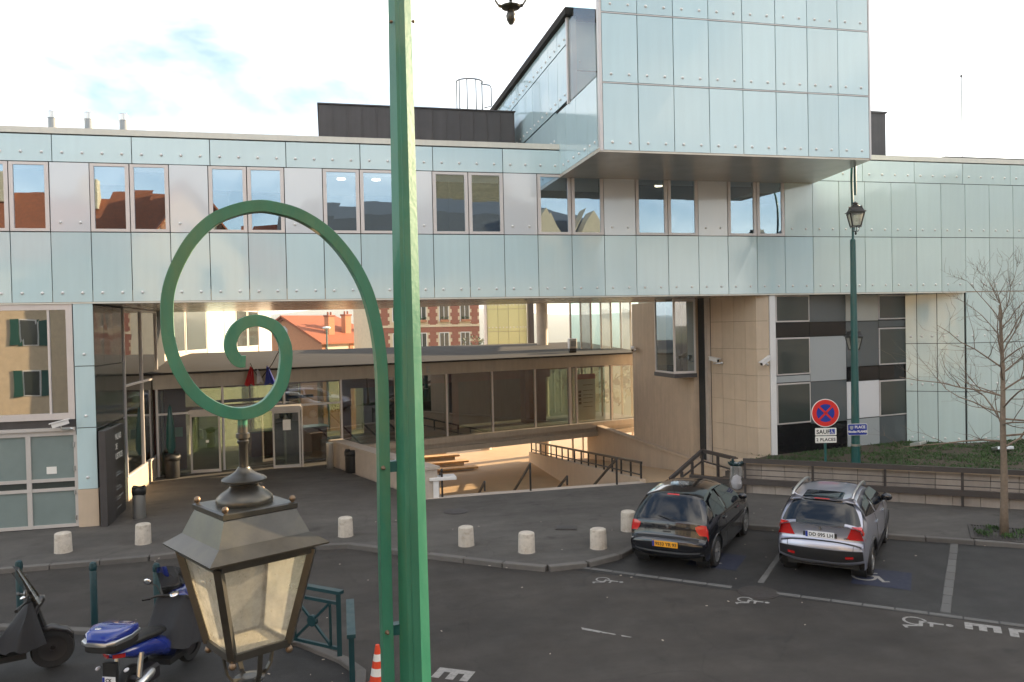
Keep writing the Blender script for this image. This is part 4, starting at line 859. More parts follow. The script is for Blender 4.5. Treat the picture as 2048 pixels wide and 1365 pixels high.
# clear rubbish bag on its ring
bgt = thing('bag_bin', 'transparent bag bin with white paper inside, in front of the guard rail', 'bin', (11.15, 20.2, 0))
rr = []
for z, r in ((.10, .10), (.13, .17), (.3, .19), (.55, .17), (.78, .15), (.84, .19)): rr.append([(11.15+r*(1+.07*math.sin(5*a+z*9))*math.cos(a), 20.15+r*(1+.07*math.cos(4*a+z*7))*math.sin(a), z) for a in np.linspace(0, 2*math.pi, 20, endpoint=False)])
MB().loft(rr, False).build('bag', 'bag', bgt, True); MB().ball((11.16, 20.13, .30), .165, 9, (1, 1, 1.35)).build('paper', 'paper', bgt)
rg = MB()
for i in range(46):
    a = i*2*math.pi/46; rg.bar((11.15+.15*math.cos(a), 20.15+.15*math.sin(a), .78), (11.15+.22*math.cos(a+.15), 20.15+.22*math.sin(a+.15), .83+.06*random.random()), .03, .012)
rg.build('frilled_ring', 'teal', bgt); MB().bar((11.15, 20.33, -.01), (11.15, 20.33, .95), .05).build('post', 'teal', bgt)
# security cameras
def seccam(label, c, d, plate):
    t = thing('security_camera', label, 'security camera', c, 0, 'security cameras on the facade'); d = Vector(d).normalized(); c = Vector(c); a = c-d*.17+Vector((0, 0, .03)); b = c+d*.2-Vector((0, 0, .03))
    MB().bar(a, b, .10, .10).build('housing', 'white', t); MB().bar(a+Vector((0, 0, .066))-d*.02, b+Vector((0, 0, .066))+d*.06, .13, .02).build('sun_shield', 'white', t)
    MB().bar(b+Vector((0, 0, 0)), b+d*.012, .075, .075).build('lens', 'black', t); MB().tube([c-Vector((0, 0, .03)), c-Vector((0, 0, .13)), Vector(plate)-Vector((0, 0, .0))], .022, 6).build('bracket', 'steel', t); MB().ball(plate, .05, 8).build('mount', 'steel', t)
seccam('white security camera above the garage doors at the pillar', (-6.5, 21.55, 2.66), (-1, -.25, -.1), (-6.33, YF-.0, 2.5))
seccam('security camera seen sideways on the recessed stone wall', (12.30, 23.55, 3.62), (.25, -1, 0), (12.56, 23.5, 3.5))
seccam('white security camera on the stone corner beside the chequered windows', (13.02, 21.6, 3.63), (-1, -.3, -.35), (13.22, 21.86, 3.5))
seccam('brown tinted camera arm reaching out from the concrete wall above the pavilion', (11.9, 29.6, 3.85), (-.4, -1, -.1), (12.1, 29.75, 3.8))

# ================================================================== BOLLARDS
lab = ['pale stone bollard in front of the garage doors', 'pale stone bollard below the courthouse sign', 'pale stone bollard between the lantern and the green post', 'pale stone bollard just right of the green lamp post', 'pale stone bollard on the kerb corner, nearest to the road', 'pale stone bollard between the kerb corner and the black hatchback', 'pale stone bollard half hidden by the left rear of the black hatchback']
BP = [(-5.87, 19.36), (-4.26, 19.57), (.30, 18.79), (2.88, 17.13), (4.03, 16.24), (5.59, 16.06), (6.74, 17.22)]
bo = thing('bollard', lab[0], 'bollard', (*BP[0], 0), 0, 'stone bollards along the kerb', False)
M['bollard'] = mat('bollard stone', (.52, .47, .40), .8, var=.15, vs=7, bump=.3, bs=50, dirt=((.22, .17, .12), 6, .7), streak=.2, rnd=.08)
MB().lathe([(.185, 0), (.183, .02), (.172, .40), (.165, .43), (.14, .445), (.05, .45)], n=24).build('shaft', 'bollard', bo, 40)
MB().lathe([(.215, -.01), (.21, .006), (.19, .010)], n=20).build('mortar_ring', 'kerb', bo)
for p, lb in zip(BP[1:], lab[1:]): o_ = dup(bo, (*p, 0), random.uniform(0, 6), lb); o_.scale = (random.uniform(.95, 1.05),)*2+(random.uniform(.93, 1.06),); o_.rotation_euler[0] = random.uniform(-.02, .02)
lab = ['dark green post bollard behind the left scooter', 'dark green post bollard left of the blue top box', 'dark green post bollard next to the black covered scooter']
gb = thing('post_bollard', lab[1], 'bollard', (-3.98, 14.6, -.1), 0, 'green post bollards by the scooters', False)
MB().lathe([(.055, 0), (.055, .92), (.05, .93)], n=14).build('shaft', 'teal', gb, 40); MB().lathe([(.05, .93), (.062, .95), (.062, 1.0), (.05, 1.06), (.02, 1.08)], n=14).build('cap', 'teal', gb, 40)
dup(gb, (-5.28, 15.1, -.1), 0, lab[0]); dup(gb, (-2.9, 14.2, -.1), 0, lab[2])
# scooter bay kerb
k = structE('scooter_bay'); MB().prism([(-16, 15.6), (-5.5, 14.9), (-.5, 12.75), (.15, 11.9), (.4, 11.35), (.25, 9.2), (-16, 9.0)], -.12, -.088).build('asphalt_patch', 'bay', k)
stones(k, [(-7.5, 15.75), (-5.5, 14.92), (-.5, 12.77), (.16, 11.9), (.42, 11.35), (.3, 9.4)], .15, -.2, -.02, .9, 'kerb', 'kerb_stone', -1)
# green street barrier and its neighbour
def barrier(label, a, b, full=True):
    t = thing('street_barrier', label, 'barrier', (a[0], a[1], -.1), 0, 'green street barriers'); a, b = Vector(a), Vector(b)
    P = lambda u, z: (*(a+(b-a)*u), z)
    MB().bar(P(-.06, .93), P(1.06, .93), .11, .05).build('top_plate', 'teal', t)
    for u in ((0, 1)): MB().bar(P(u, -.12), P(u, .9), .07).build('post', 'teal', t)
    MB().bar(P(0, .76), P(1, .76), .045).build('rail', 'teal', t); MB().bar(P(0, .08), P(1, .08), .045).build('rail', 'teal', t)
    for u in (.16, .84): MB().bar(P(u, .08), P(u, .76), .04).build('upright', 'teal', t)
    for u0, u1 in ((.16, .84), (.84, .16)): MB().bar(P(u0, .1), P(u1, .74), .035).build('brace', 'teal', t)
    d = (b-a).normalized(); c = P(.5, .42); nv = Vector((-d.y, d.x, 0))
    r1 = [Vector(c)+nv*.03+(Vector((d.x, d.y, 0))*math.cos(q)+Vector((0, 0, 1))*math.sin(q))*.085 for q in np.linspace(0, 2*math.pi, 14, endpoint=False)]; r2 = [p-nv*.06 for p in r1]
    MB().loft([r1, r2]).build('rosette', 'teal', t)
barrier('dark green street barrier with a crossed panel right of the lantern', (-.72, 12.62), (.06, 11.93))
barrier('dark green street barrier seen end on next to the traffic cone', (.22, 11.42), (.20, 10.2))
tcn = thing('traffic_cone', 'orange and white traffic cone at the foot of the green lamp post', 'traffic cone', (.56, 10.85, -.1), 0, None, False)
tcn.scale = (.9, .9, .84)
pr = lambda z: .155-(.155-.03)*z/.72
MB().bevbox((0, 0, .02), (.42, .42, .04), .02).build('base', 'orange', tcn)
for z0, z1, m, nm_ in ((.04, .24, 'orange', 'sleeve'), (.24, .36, 'signwhite', 'reflective_band'), (.36, .47, 'orange', 'sleeve'), (.47, .58, 'signwhite', 'reflective_band'), (.58, .72, 'orange', 'sleeve')):
    MB().lathe([(pr(z0), z0), (pr(z1), z1)], n=24).build(nm_, m, tcn, 40)
# ================================================================== STREET LAMPS
def lantern(parent, c, rz, s=1., mfr='lantern', mgl='lglass', name='lantern', world=True):
    """four sided lantern; c = centre of the eaves level; built with four corner bars, panes, two stage roof, turned cap and scroll feet"""
    Mx = Matrix.Translation(c) @ Matrix.Rotation(rz, 4, 'Z') @ Matrix.Scale(s, 4)
    Q = lambda r, z, k: (r*math.cos(math.pi/2*k), r*math.sin(math.pi/2*k), z)
    fr = MB()
    for k in range(4):
        fr.bar(Q(.268, -.02, k), Q(.162, -.395, k), .028, .028, (math.cos(math.pi/2*k), math.sin(math.pi/2*k), 0))
        fr.bar(Q(.162, -.395, k), Q(.162, -.395, k+1), .022, .028); fr.bar(Q(.266, -.025, k), Q(.266, -.025, k+1), .022, .026)
    body = fr.xf(Mx).build(name, mfr, parent)
    for k in range(4):
        a, b, c2, d = Q(.257, -.035, k), Q(.257, -.035, k+1), Q(.157, -.39, k+1), Q(.157, -.39, k); MB().add([a, b, c2, d], [(0, 3, 2, 1)]).xf(Mx).build('pane', mgl, body)
    ring = lambda r, z: [Q(r, z, k) for k in range(4)]
    MB().loft([ring(.335, -.003), ring(.338, .004), ring(.258, .045), ring(.204, .140)]).xf(Mx).build('roof', mfr, body)
    MB().loft([ring(.206, .138), ring(.213, .142), ring(.213, .160), ring(.20, .164)]).xf(Mx).build('roof_plate', mfr, body)
    MB().loft([ring(.155, -.40), ring(.155, -.392)]).xf(Mx).build('tray', 'lwhite', body)
    cap = [(.104, .160), (.110, .172), (.107, .188), (.090, .205), (.066, .220), (.054, .232), (.056, .240), (.074, .246), (.086, .252), (.087, .259), (.078, .266), (.055, .276), (.036, .288), (.026, .300), (.024, .306)]
    MB().lathe(cap, n=28).xf(Mx).build('cap', mfr, body, 50)
    for k in range(4):
        MB().ball(Q(.192, .178, k), .014, 8).xf(Mx).build('brass_knob', 'brass', body, True); MB().ball(Q(.163, -.423, k), .016, 8).xf(Mx).build('brass_knob', 'brass', body, True)
        fr2 = MB().tube([Q(.192, .16, k), Q(.192, .175, k)], .006, 6).xf(Mx).build('knob_stem', 'brass', body); MB().tube([Q(.163, -.39, k), Q(.163, -.42, k)], .007, 6).xf(Mx).build('knob_stem', 'brass', body)
    sc = MB()
    for k in range(4):
        a = math.pi/2*k+math.pi/4; pts = [(.108, -.40), (.10, -.45), (.09, -.50), (.07, -.53), (.035, -.54)]
        for p, q in zip(pts[:-1], pts[1:]): sc.bar((p[0]*math.cos(a), p[0]*math.sin(a), p[1]), (q[0]*math.cos(a), q[0]*math.sin(a), q[1]), .018, .008, (math.cos(a), math.sin(a), .3))
    sc.lathe([(.03, -.55), (.055, -.545), (.06, -.535), (.03, -.53)], n=16); sc.xf(Mx).build('scroll_bracket', mfr, body)
    MB().lathe([(.012, -.64), (.026, -.615), (.03, -.59), (.02, -.565), (.014, -.55)], n=12).xf(Mx).build('finial', mfr, body, 50)
    return body
LP = thing('street_lamp', 'large green lamp post in the foreground with a spiral arm carrying an old lantern', 'street lamp', (.33, 3.39, -.1))
rp = lambda z: .0515+(6.25-z)*.0068
rot0 = math.atan2(-.97, -.10)+math.pi/8
MB().lathe([(rp(z), z) for z in (-.1, 2, 4, 6, 8.4)], (.335, 3.395, 0), 8, rot0).build('pole', 'gpole', LP)
n_ = Vector((-.10, -.97, 0)).normalized(); t_ = Vector((n_.y, -n_.x, 0))
MB().tube([Vector((.335, 3.395, z))+n_*(rp(z)*.924)+t_*rp(z)*.10 for z in (0, 4, 8.3)], .0022, 5).build('weld_seam', 'gpole', LP, True)
AX, AN = Vector((-.983, -.182, 0)), Vector((-.182, .983, 0)); PB = Vector((.313, 3.40, 0))
SP = [(.094, 1.2), (.096, 2.4), (.099, 3.296), (.1, 3.866), (.096, 4.293), (.095, 4.592), (.104, 4.741), (.125, 4.869), (.158, 4.985), (.219, 5.1), (.309, 5.206), (.418, 5.276), (.526, 5.304), (.593, 5.305), (.669, 5.286), (.753, 5.244), (.827, 5.168), (.883, 5.07), (.916, 4.974), (.925, 4.879), (.918, 4.764), (.885, 4.657), (.825, 4.563), (.745, 4.504), (.658, 4.484), (.575, 4.509), (.515, 4.581), (.491, 4.671), (.491, 4.752), (.523, 4.819), (.576, 4.848), (.624, 4.849), (.671, 4.824), (.697, 4.777), (.696, 4.732), (.673, 4.694), (.645, 4.690)]
def flatbar(pts, hw, hd):   # bar of rectangular section swept in the plane (AX, z)
    rings = []
    for i, p in enumerate(pts):
        t = Vector(pts[min(i+1, len(pts)-1)])-Vector(pts[max(i-1, 0)]); t.normalize(); n = Vector((-t.y, t.x)); k = min(1, hw)
        ring = []
        for sn, sd_ in ((-1, -.93), (-.93, -1), (.93, -1), (1, -.93), (1, .93), (.93, 1), (-.93, 1), (-1, .93)):
            q = Vector(p)+n*hw*sn; ring.append(PB+AX*q.x+Vector((0, 0, q.y))+AN*hd*sd_)
        rings.append(ring)
    return MB().loft(rings)
flatbar([tuple(p) for p in spline(SP, 260)], .0235, .026).build('spiral_arm', 'gpole', LP, 30)
for z in (4.22, 3.52):
    MB().bar(PB+AX*.10+Vector((0, 0, z)), PB+AX*.035+Vector((0, 0, z)), .04, .045).build('arm_bracket', 'gdark', LP)
    MB().dome(PB+AX*.104-AN*.024+Vector((0, 0, z)), -AN, .011, .012).tube([PB+AX*.104-AN*.02+Vector((0, 0, z)), PB+AX*.104-AN*.045+Vector((0, 0, z))], .006, 6).build('bolt', 'brass', LP, True)
for dx in (-.042, .05): MB().dome((.335+dx*.985, 3.345-dx*.2, 6.1), (dx*4, -1, 0), .008, .01).build('bolt', 'brass', LP, True)
LC = PB+AX*.661
MB().tube([LC+Vector((0, 0, 4.475)), LC+Vector((0, 0, 4.43))], .019, 12).build('arm_socket', 'gpole', LP, 40)
MB().lathe([(.018, 4.27), (.017, 4.36), (.021, 4.365), (.023, 4.375), (.019, 4.38), (.02, 4.385), (.027, 4.387), (.027, 4.405), (.02, 4.408), (.019, 4.44)], (LC.x, LC.y, 0), 12).build('pipe_fitting', 'lantern', LP, 40)
lantern(LP, (LC.x, LC.y, 3.965), R(-15.5), 1.)
# upper swan neck lantern of the same lamp
a_ = [(.335, 3.395, 8.2), (.36, 3.45, 8.7), (.55, 3.7, 9.0), (.85, 4.05, 8.9), (1.0, 4.24, 8.5), (1.04, 4.31, 8.1), (1.04, 4.31, 7.75)]
MB().tube([tuple(p) for p in spline(a_, 40)], .026, 10).build('swan_neck', 'gpole', LP, 60)
MB().lathe([(.02, 7.44), (.02, 7.8)], (1.04, 4.31, 0), 10).build('pipe_fitting', 'lantern', LP, 40)
lantern(LP, (1.045, 4.31, 7.11), .55, .95, 'lantern', 'lglass')
# lamp behind the parked cars
L2 = thing('street_lamp', 'dark green lamp post behind the silver crossover carrying two black lanterns', 'street lamp', (14.7, 19.7, 0))
MB().lathe([(.16, 0), (.16, .3), (.13, .36), (.125, .9), (.115, 1.2), (.095, 4), (.075, 7.1), (.05, 7.14)], (14.7, 19.7, 0), 10).build('pole', 'gdark', L2, 30)
MB().lathe([(.128, 1.2), (.13, 1.26)], (14.7, 19.7, 0), 12).build('metal_band', 'steel', L2, 40)
n2 = [(14.72, 19.72, 7.0), (14.82, 19.85, 7.9), (14.8, 19.85, 8.9), (14.66, 19.6, 9.45), (14.50, 19.3, 9.3), (14.44, 19.22, 8.8), (14.44, 19.22, 8.3)]
MB().tube([tuple(p) for p in spline(n2, 40)], .035, 8).build('swan_neck', 'gdark', L2, 60)
lantern(L2, (14.44, 19.22, 7.82), .4, .98, 'blackm', 'lamp_glass' if 'lamp_glass' in M else 'lglass')
n3 = [(14.75, 19.75, 4.0), (14.8, 19.8, 4.7), (14.86, 19.9, 5.3), (14.98, 20.05, 5.45), (15.1, 20.25, 5.2), (15.1, 20.25, 4.8)]
MB().tube([tuple(p) for p in spline(n3, 30)], .028, 8).build('scroll_arm', 'gdark', L2, 60)
lantern(L2, (15.10, 20.25, 4.33), .5, .95, 'blackm', 'lglass')
NP = Vector((-math.sin(YAW), -math.cos(YAW), 0)); RP = Vector((math.cos(YAW), -math.sin(YAW), 0))
def plate(c, w_, h, m, parent, name, rim=None, r=.03, t=.012, off=0.):
    c = Vector(c)+NP*off; pts = []
    for sx, sz, a0 in ((1, 1, 0), (-1, 1, 90), (-1, -1, 180), (1, -1, 270)):
        for a in (0, 30, 60, 90): pts.append(c+RP*(sx*(w_/2-r)+r*math.cos(R(a0+a)))+Vector((0, 0, sz*(h/2-r)+r*math.sin(R(a0+a)))))
    b = [p-NP*t for p in pts]; return MB().loft([b, pts]).build(name, m, parent)
sn = thing('street_name_sign', 'blue street name plate lettered PLACE Nicolas FLAMEL on the dark green lamp post', 'street sign', (14.68, 19.58, 1.7)); c = Vector((14.66, 19.56, 1.69))
plate(c, .56, .33, 'signwhite', sn, 'border', off=0); plate(c, .535, .305, 'blue', sn, 'plate', off=.006)
text('lettering', 'PLACE', .105, 'signwhite', sn, c+NP*.008+RP*.07+Vector((0, 0, .035)), RP, (0, 0, 1), 'CENTER', bold=.003)
text('lettering', 'Nicolas FLAMEL', .085, 'signwhite', sn, c+NP*.008+Vector((0, 0, -.085)), RP, (0, 0, 1), 'CENTER', bold=.003)
pts = [(-.05, .05), (.05, .05), (.05, -.01), (.03, -.045), (0, -.06), (-.03, -.045), (-.05, -.01)]
MB().add([tuple(c+NP*.009+RP*(x-.17)+Vector((0, 0, z+.055))) for x, z in pts], [(6, 5, 4, 3, 2, 1, 0)]).build('crest', 'midglass', sn)
# no stopping sign
def nostop(label, loc, rz, full=True):
    t = thing('no_stopping_sign', label, 'road sign', loc, rz, None, False)
    MB().lathe([(.035, -.02), (.035, 2.25)], n=12).build('pole', 'gdark', t, 40)
    def disc(r, y, m, nm, h=.004):
        r1 = [(r*math.cos(a), y, 2.29+r*math.sin(a)) for a in np.linspace(0, 2*math.pi, 40, endpoint=False)]; r2 = [(p[0], y+h, p[2]) for p in r1]; return MB().loft([r2, r1]).build(nm, m, t)
    disc(.385, -.05, 'signwhite', 'disc', .012); disc(.365, -.054, 'signred', 'red_ring'); disc(.245, -.058, 'blue', 'blue_field')
    for s_ in (1, -1): MB().bar((-.18, -.060, 2.29-.18*s_), (.18, -.060, 2.29+.18*s_), .004, .055, (0, 1, 0) if False else (0, 0, 1)).build('red_cross', 'signred', t)
    def pl(z, h, nm, wd=.58):
        q = MB().bevbox((0, -.052, z), (wd, .012, h), .012).build(nm, 'signwhite', t); return q
    pl(1.78, .20, 'plate'); pl(1.565, .18, 'plate')
    text('lettering', 'SAUF', .155, 'ink', t, (-.26, -.060, 1.725), (1, 0, 0), (0, 0, 1), bold=.004, spacing=1.05)
    text('lettering', '2 PLACES', .118, 'ink', t, (-.265, -.060, 1.522), (1, 0, 0), (0, 0, 1), bold=.003, spacing=1.1)
    MB().bx(.105, .245, -.062, -.058, 1.71, 1.85).build('blue_square', 'blue', t)
    w2 = MB()
    for p in isa(.125): w2.add([(.165+x, -.0635, 1.715+z) for x, z in p], [tuple(range(len(p)))])
    w2.build('wheelchair_symbol', 'signwhite', t)
    return t
nostop('round red and blue no stopping sign with two white plates behind the silver crossover', (13.22, 19.0, 0), -YAW)
# bare tree
def tree(label, loc, H, seed, levels, name='bare_tree', spread=1., trunk=.085, n_first=26):
    rnd = random.Random(seed); t = thing(name, label, 'tree', loc, 0, None, False); tk = MB(); tw = MB()
    top = []
    for i in range(9): z = H*.86*i/8; top.append((.03*math.sin(i*1.3), .03*math.cos(i*.9), z))
    top[0] = (0, 0, -.05); tk.tube(top, [trunk*(1.15 if i == 0 else 1-.085*i) for i in range(9)], 9)
    def branch(p, d, ln, r, lv):
        n = 5; pts = [Vector(p)]; dd = Vector(d).normalized(); rr = [r]
        for i in range(n):
            dd = (dd+Vector((rnd.uniform(-.32, .32), rnd.uniform(-.32, .32), rnd.uniform(-.14, .24)))).normalized(); pts.append(pts[-1]+dd*ln/n); rr.append(max(r*(1-.75*(i+1)/n), .0016))
        (tk if lv == 0 else tw).tube(pts, rr, 6 if lv == 0 else 4, False)
        if lv < levels:
            for q in range(rnd.randint(6, 8) if lv == 0 else rnd.randint(3, 4)):
                i = rnd.randint(1, n); a = pts[i]; sd_ = dd.orthogonal().normalized(); sd_.rotate(Matrix.Rotation(rnd.uniform(0, 6.28), 3, dd)); branch(a, dd*.75+sd_*rnd.uniform(.5, .95)+Vector((0, 0, .1)), ln*rnd.uniform(.35, .6), max(rr[i]*.6, .0032), lv+1)
    for i in range(n_first):
        f = i/(n_first-1); z = H*(.33+.53*f); a = i*2.4+rnd.uniform(-.4, .4); el = R(5+70*f**1.5+rnd.uniform(-8, 8)); ln = H*(.27*(1-f)+.13)*spread*rnd.uniform(.8, 1.15)
        branch((.03*math.sin(z*1.2), .03*math.cos(z), z), (math.cos(a)*math.cos(el), math.sin(a)*math.cos(el), math.sin(el)), ln, trunk*.30*(1-.5*f), 0)
    tk.build('trunk', 'bark', t, True); tw.build('crown', 'twig', t, True, kind='stuff')
    return t
tree('young bare winter tree in a square grate at the right edge of the pavement', (14.42, 14.35, 0), 5.9, 5, 2, spread=1.1)
tg = thing('tree_grate', 'square iron tree grate with small weeds round the bare tree', 'tree grate', (14.45, 14.4, 0), -.71, None, False)
for i in range(22):
    if abs(i-10.5) > 2.5: MB().box((-.6+i*.057, 0, .006), (.03, 1.2, .022)).build('grate_bar', 'iron', tg)
    else:
        for s_ in (-1, 1): MB().box((-.6+i*.057, s_*.38, .006), (.03, .44, .022)).build('grate_bar', 'iron', tg)
fr = MB()
for s_ in (-1, 1): fr.box((s_*.63, 0, .005), (.05, 1.3, .03)).box((0, s_*.63, .005), (1.21, .05, .03))
fr.build('frame', 'iron', tg)
wd = MB()
for i in range(300):
    cx, cy = random.choice([(-.38, -.22), (.42, .18), (.1, -.3), (-.2, .3)]); x, y = cx+random.gauss(0, .09), cy+random.gauss(0, .09); a = random.uniform(0, 6.28); q = random.uniform(.02, .06)
    wd.add([(x, y, .02), (x+q*math.cos(a), y+q*math.sin(a), .03+random.random()*.10), (x+q*math.cos(a+.7), y+q*math.sin(a+.7), .04+random.random()*.09)], [(0, 1, 2)])
g2 = wd.build('weeds', 'grass', tg, kind='stuff')

# ================================================================== CARS
def cr2(P, n):  # dense resample of control rows
    return spline(P, n)
class Body:
    def __init__(s, L, W, prof, zb, wr, zr, sill=.22):
        s.L, s.W, s.zb, s.wr, s.zr, s.sill = L, W, zb, wr, zr, sill
        s.P = cr2(prof, 150)
    def hw(s, x, z):
        pl = 1-.16*abs((x-s.L/2)/(s.L/2))**5; w0 = s.W/2*pl
        if z <= s.zb: return w0*(1-.05*((z-.62)/.42)**2)
        f = min((z-s.zb)/(s.zr-s.zb), 1.1); return w0*(1-.05*((s.zb-.62)/.42)**2)*(1-f)+f*s.wr*(1-.08*abs((x-s.L*.42)/(s.L*.45))**3)-.015*math.sin(math.pi*min(f, 1))*-1
    def grid(s, nf=12, ns=16):
        P = s.P; n = len(P); rows = []
        cum = np.r_[0, np.cumsum(np.linalg.norm(np.diff(P, axis=0), axis=1))]; cum /= cum[-1]
        xs0, xs1 = P[:, 0].min(), P[:, 0].max(); E_ = []
        for i in range(n):
            t = P[min(i+1, n-1)]-P[max(i-1, 0)]; t /= np.linalg.norm(t); nx, nz = -t[1], t[0]   # outward normal for a profile running rear bottom -> roof -> front
            dep = .06*abs(nz)+ (.11 if nx < 0 else .24)*abs(nx)
            E_.append((P[i, 0]-nx*dep, P[i, 1]-nz*dep))
        for i in range(n):
            xc, zc = P[i]; xe, ze = E_[i]; ye = s.hw(xe, ze)-.02; row = []
            for k in range(nf+1):
                f = k/nf; g = f**3.2; row.append((xc+(xe-xc)*g, ye*math.sin(f*math.pi/2)**.92 if False else ye*f, zc+(ze-zc)*g))
            fx = (xe-xs0)/(xs1-xs0); u = .80*fx+.20*cum[i]; xs = xs0+.10+(s.L-.30)*u
            for k in range(1, ns+1):
                f = k/ns; x, z = xe+(xs-xe)*f, ze+(s.sill-ze)*f
                y = s.hw(x, z); b = min(f*6, 1); row.append((x, (ye)*(1-b)+y*b, z))
            rows.append(row)
        return np.array(rows)
    def mesh(s, wheels, ra):
        G_ = s.grid(); n, m = G_.shape[:2]; mb = MB(); idx = {}
        for sd_ in (1, -1):
            for i in range(n):
                for k in range(m):
                    if sd_ == -1 and k == 0: idx[(sd_, i, k)] = idx[(1, i, k)]; continue
                    x, y, z = G_[i, k]
                    if k > 12:
                        for wx, wz in wheels:
                            d = math.hypot(x-wx, z-wz)
                            if d < ra and d > .001:
                                q = ra/d; x, z = wx+(x-wx)*q, wz+(z-wz)*q
                                if z < s.sill: z = s.sill
                    idx[(sd_, i, k)] = len(mb.v); mb.v.append((x, sd_*y, z))
            for i in range(n-1):
                for k in range(m-1):
                    c = (G_[i, k]+G_[i+1, k]+G_[i, k+1]+G_[i+1, k+1])/4
                    if k >= 12 and any(math.hypot(c[0]-wx, c[2]-wz) < ra for wx, wz in wheels): continue
                    q = (idx[(sd_, i, k)], idx[(sd_, i+1, k)], idx[(sd_, i+1, k+1)], idx[(sd_, i, k+1)])
                    mb.f.append(q if sd_ == 1 else q[::-1])
        s.G = G_; return mb
    def patch(s, i0, i1, f0, f1, off, nu=10, nv=12, shape=None):   # patch on the blanket, i = profile index, f = -1..1 lateral (|f|<=1) or beyond = down the side
        G_ = s.G; mb = MB()
        def S(i, f):
            sg_ = 1 if f >= 0 else -1; a = abs(f)*12; k = min(int(a), G_.shape[1]-2); u = a-k; j = min(int(i), G_.shape[0]-2); v = i-j
            p = (G_[j, k]*(1-u)+G_[j, k+1]*u)*(1-v)+(G_[j+1, k]*(1-u)+G_[j+1, k+1]*u)*v; return np.array((p[0], sg_*p[1], p[2]))
        for a in range(nu+1):
            for b in range(nv+1):
                u, v = a/nu, b/nv; fa, fb = (f0, f1) if shape is None else shape(u); i_, f_ = i0+(i1-i0)*u, fa+(fb-fa)*v
                p = S(i_, f_); e = .25; du = S(i_+e, f_)-S(i_-e, f_); dv = S(i_, f_+.02)-S(i_, f_-.02); nn = np.cross(du, dv); l_ = np.linalg.norm(nn); nn = nn/l_ if l_ > 1e-9 else np.array((0, 0, 1.))
                ctr = np.array((s.L*.45, 0, .6))
                if nn.dot(p-ctr) < 0: nn = -nn
                mb.v.append(tuple(p+nn*off))
        for a in range(nu):
            for b in range(nv): q = (a*(nv+1)+b, a*(nv+1)+b+1, (a+1)*(nv+1)+b+1, (a+1)*(nv+1)+b); mb.f.append(q)
        return mb
    def side(s, poly, sd_, off, n=6):   # polygon in (x, z) laid on the side, fan of a fine grid between lower and upper edge
        xs = [p[0] for p in poly]; x0, x1 = min(xs), max(xs); mb = MB(); N = 14
        def bounds(x):
            zs = []
            for a, b in zip(poly, poly[1:]+poly[:1]):
                if a[0] != b[0] and min(a[0], b[0])-1e-6 <= x <= max(a[0], b[0])+1e-6: zs.append(a[1]+(b[1]-a[1])*(x-a[0])/(b[0]-a[0]))
            return min(zs), max(zs)
        for i in range(N+1):
            x = x0+(x1-x0)*(i/N*.998+.001); lo, hi = bounds(x)
            for k in range(n+1): z = lo+(hi-lo)*k/n; mb.v.append((x, sd_*(s.hw(x, z)+off), z))
        for i in range(N):
            for k in range(n): q = (i*(n+1)+k, (i+1)*(n+1)+k, (i+1)*(n+1)+k+1, i*(n+1)+k+1); mb.f.append(q if sd_ < 0 else q[::-1])
        return mb
def wheel(t, c, sd_, r, wd, spokes, m='rim'):
    Mx = Matrix.Translation(c) @ Matrix.Rotation(R(-90)*sd_, 4, 'X')
    ty = MB().lathe([(r*.62, -wd/2), (r*.93, -wd/2), (r, -wd/2+.03), (r, wd/2-.03), (r*.93, wd/2), (r*.66, wd/2), (r*.63, wd/2-.02)], n=32, cap=False).xf(Mx).build('wheel', 'tyre', t, 40)
    MB().lathe([(r*.66, wd/2-.03), (r*.66, wd/2-.005), (r*.60, wd/2-.012), (r*.58, wd/2-.08), (.02, wd/2-.09)], n=32).xf(Mx).build('rim_well', 'cartrim', ty, 40)
    rm = MB().lathe([(r*.665, wd/2-.02), (r*.665, wd/2+.002), (r*.61, wd/2-.004), (r*.60, wd/2-.03)], n=32, cap=False)
    for i in range(spokes):
        a = 2*math.pi*i/spokes; ca, sa = math.cos(a), math.sin(a); w0, w1 = .022, .036
        q = [(.05*ca-w0*-sa*-1, .05*sa-w0*ca), (.05*ca-w0*sa, .05*sa+w0*ca), (r*.62*ca-w1*sa, r*.62*sa+w1*ca), (r*.62*ca+w1*sa, r*.62*sa-w1*ca)]
        q = [(.05*ca+w0*sa, .05*sa-w0*ca), (r*.62*ca+w1*sa, r*.62*sa-w1*ca), (r*.62*ca-w1*sa, r*.62*sa+w1*ca), (.05*ca-w0*sa, .05*sa+w0*ca)]
        rm.prism(q, wd/2-.04, wd/2-.006)
    rm.lathe([(.07, wd/2-.04), (.06, wd/2), (.02, wd/2+.004)], n=14); rm.xf(Mx).build('rim', m, ty, 35)
def seam(pts, wd=.008): return MB().tube(pts, wd/2, 5)
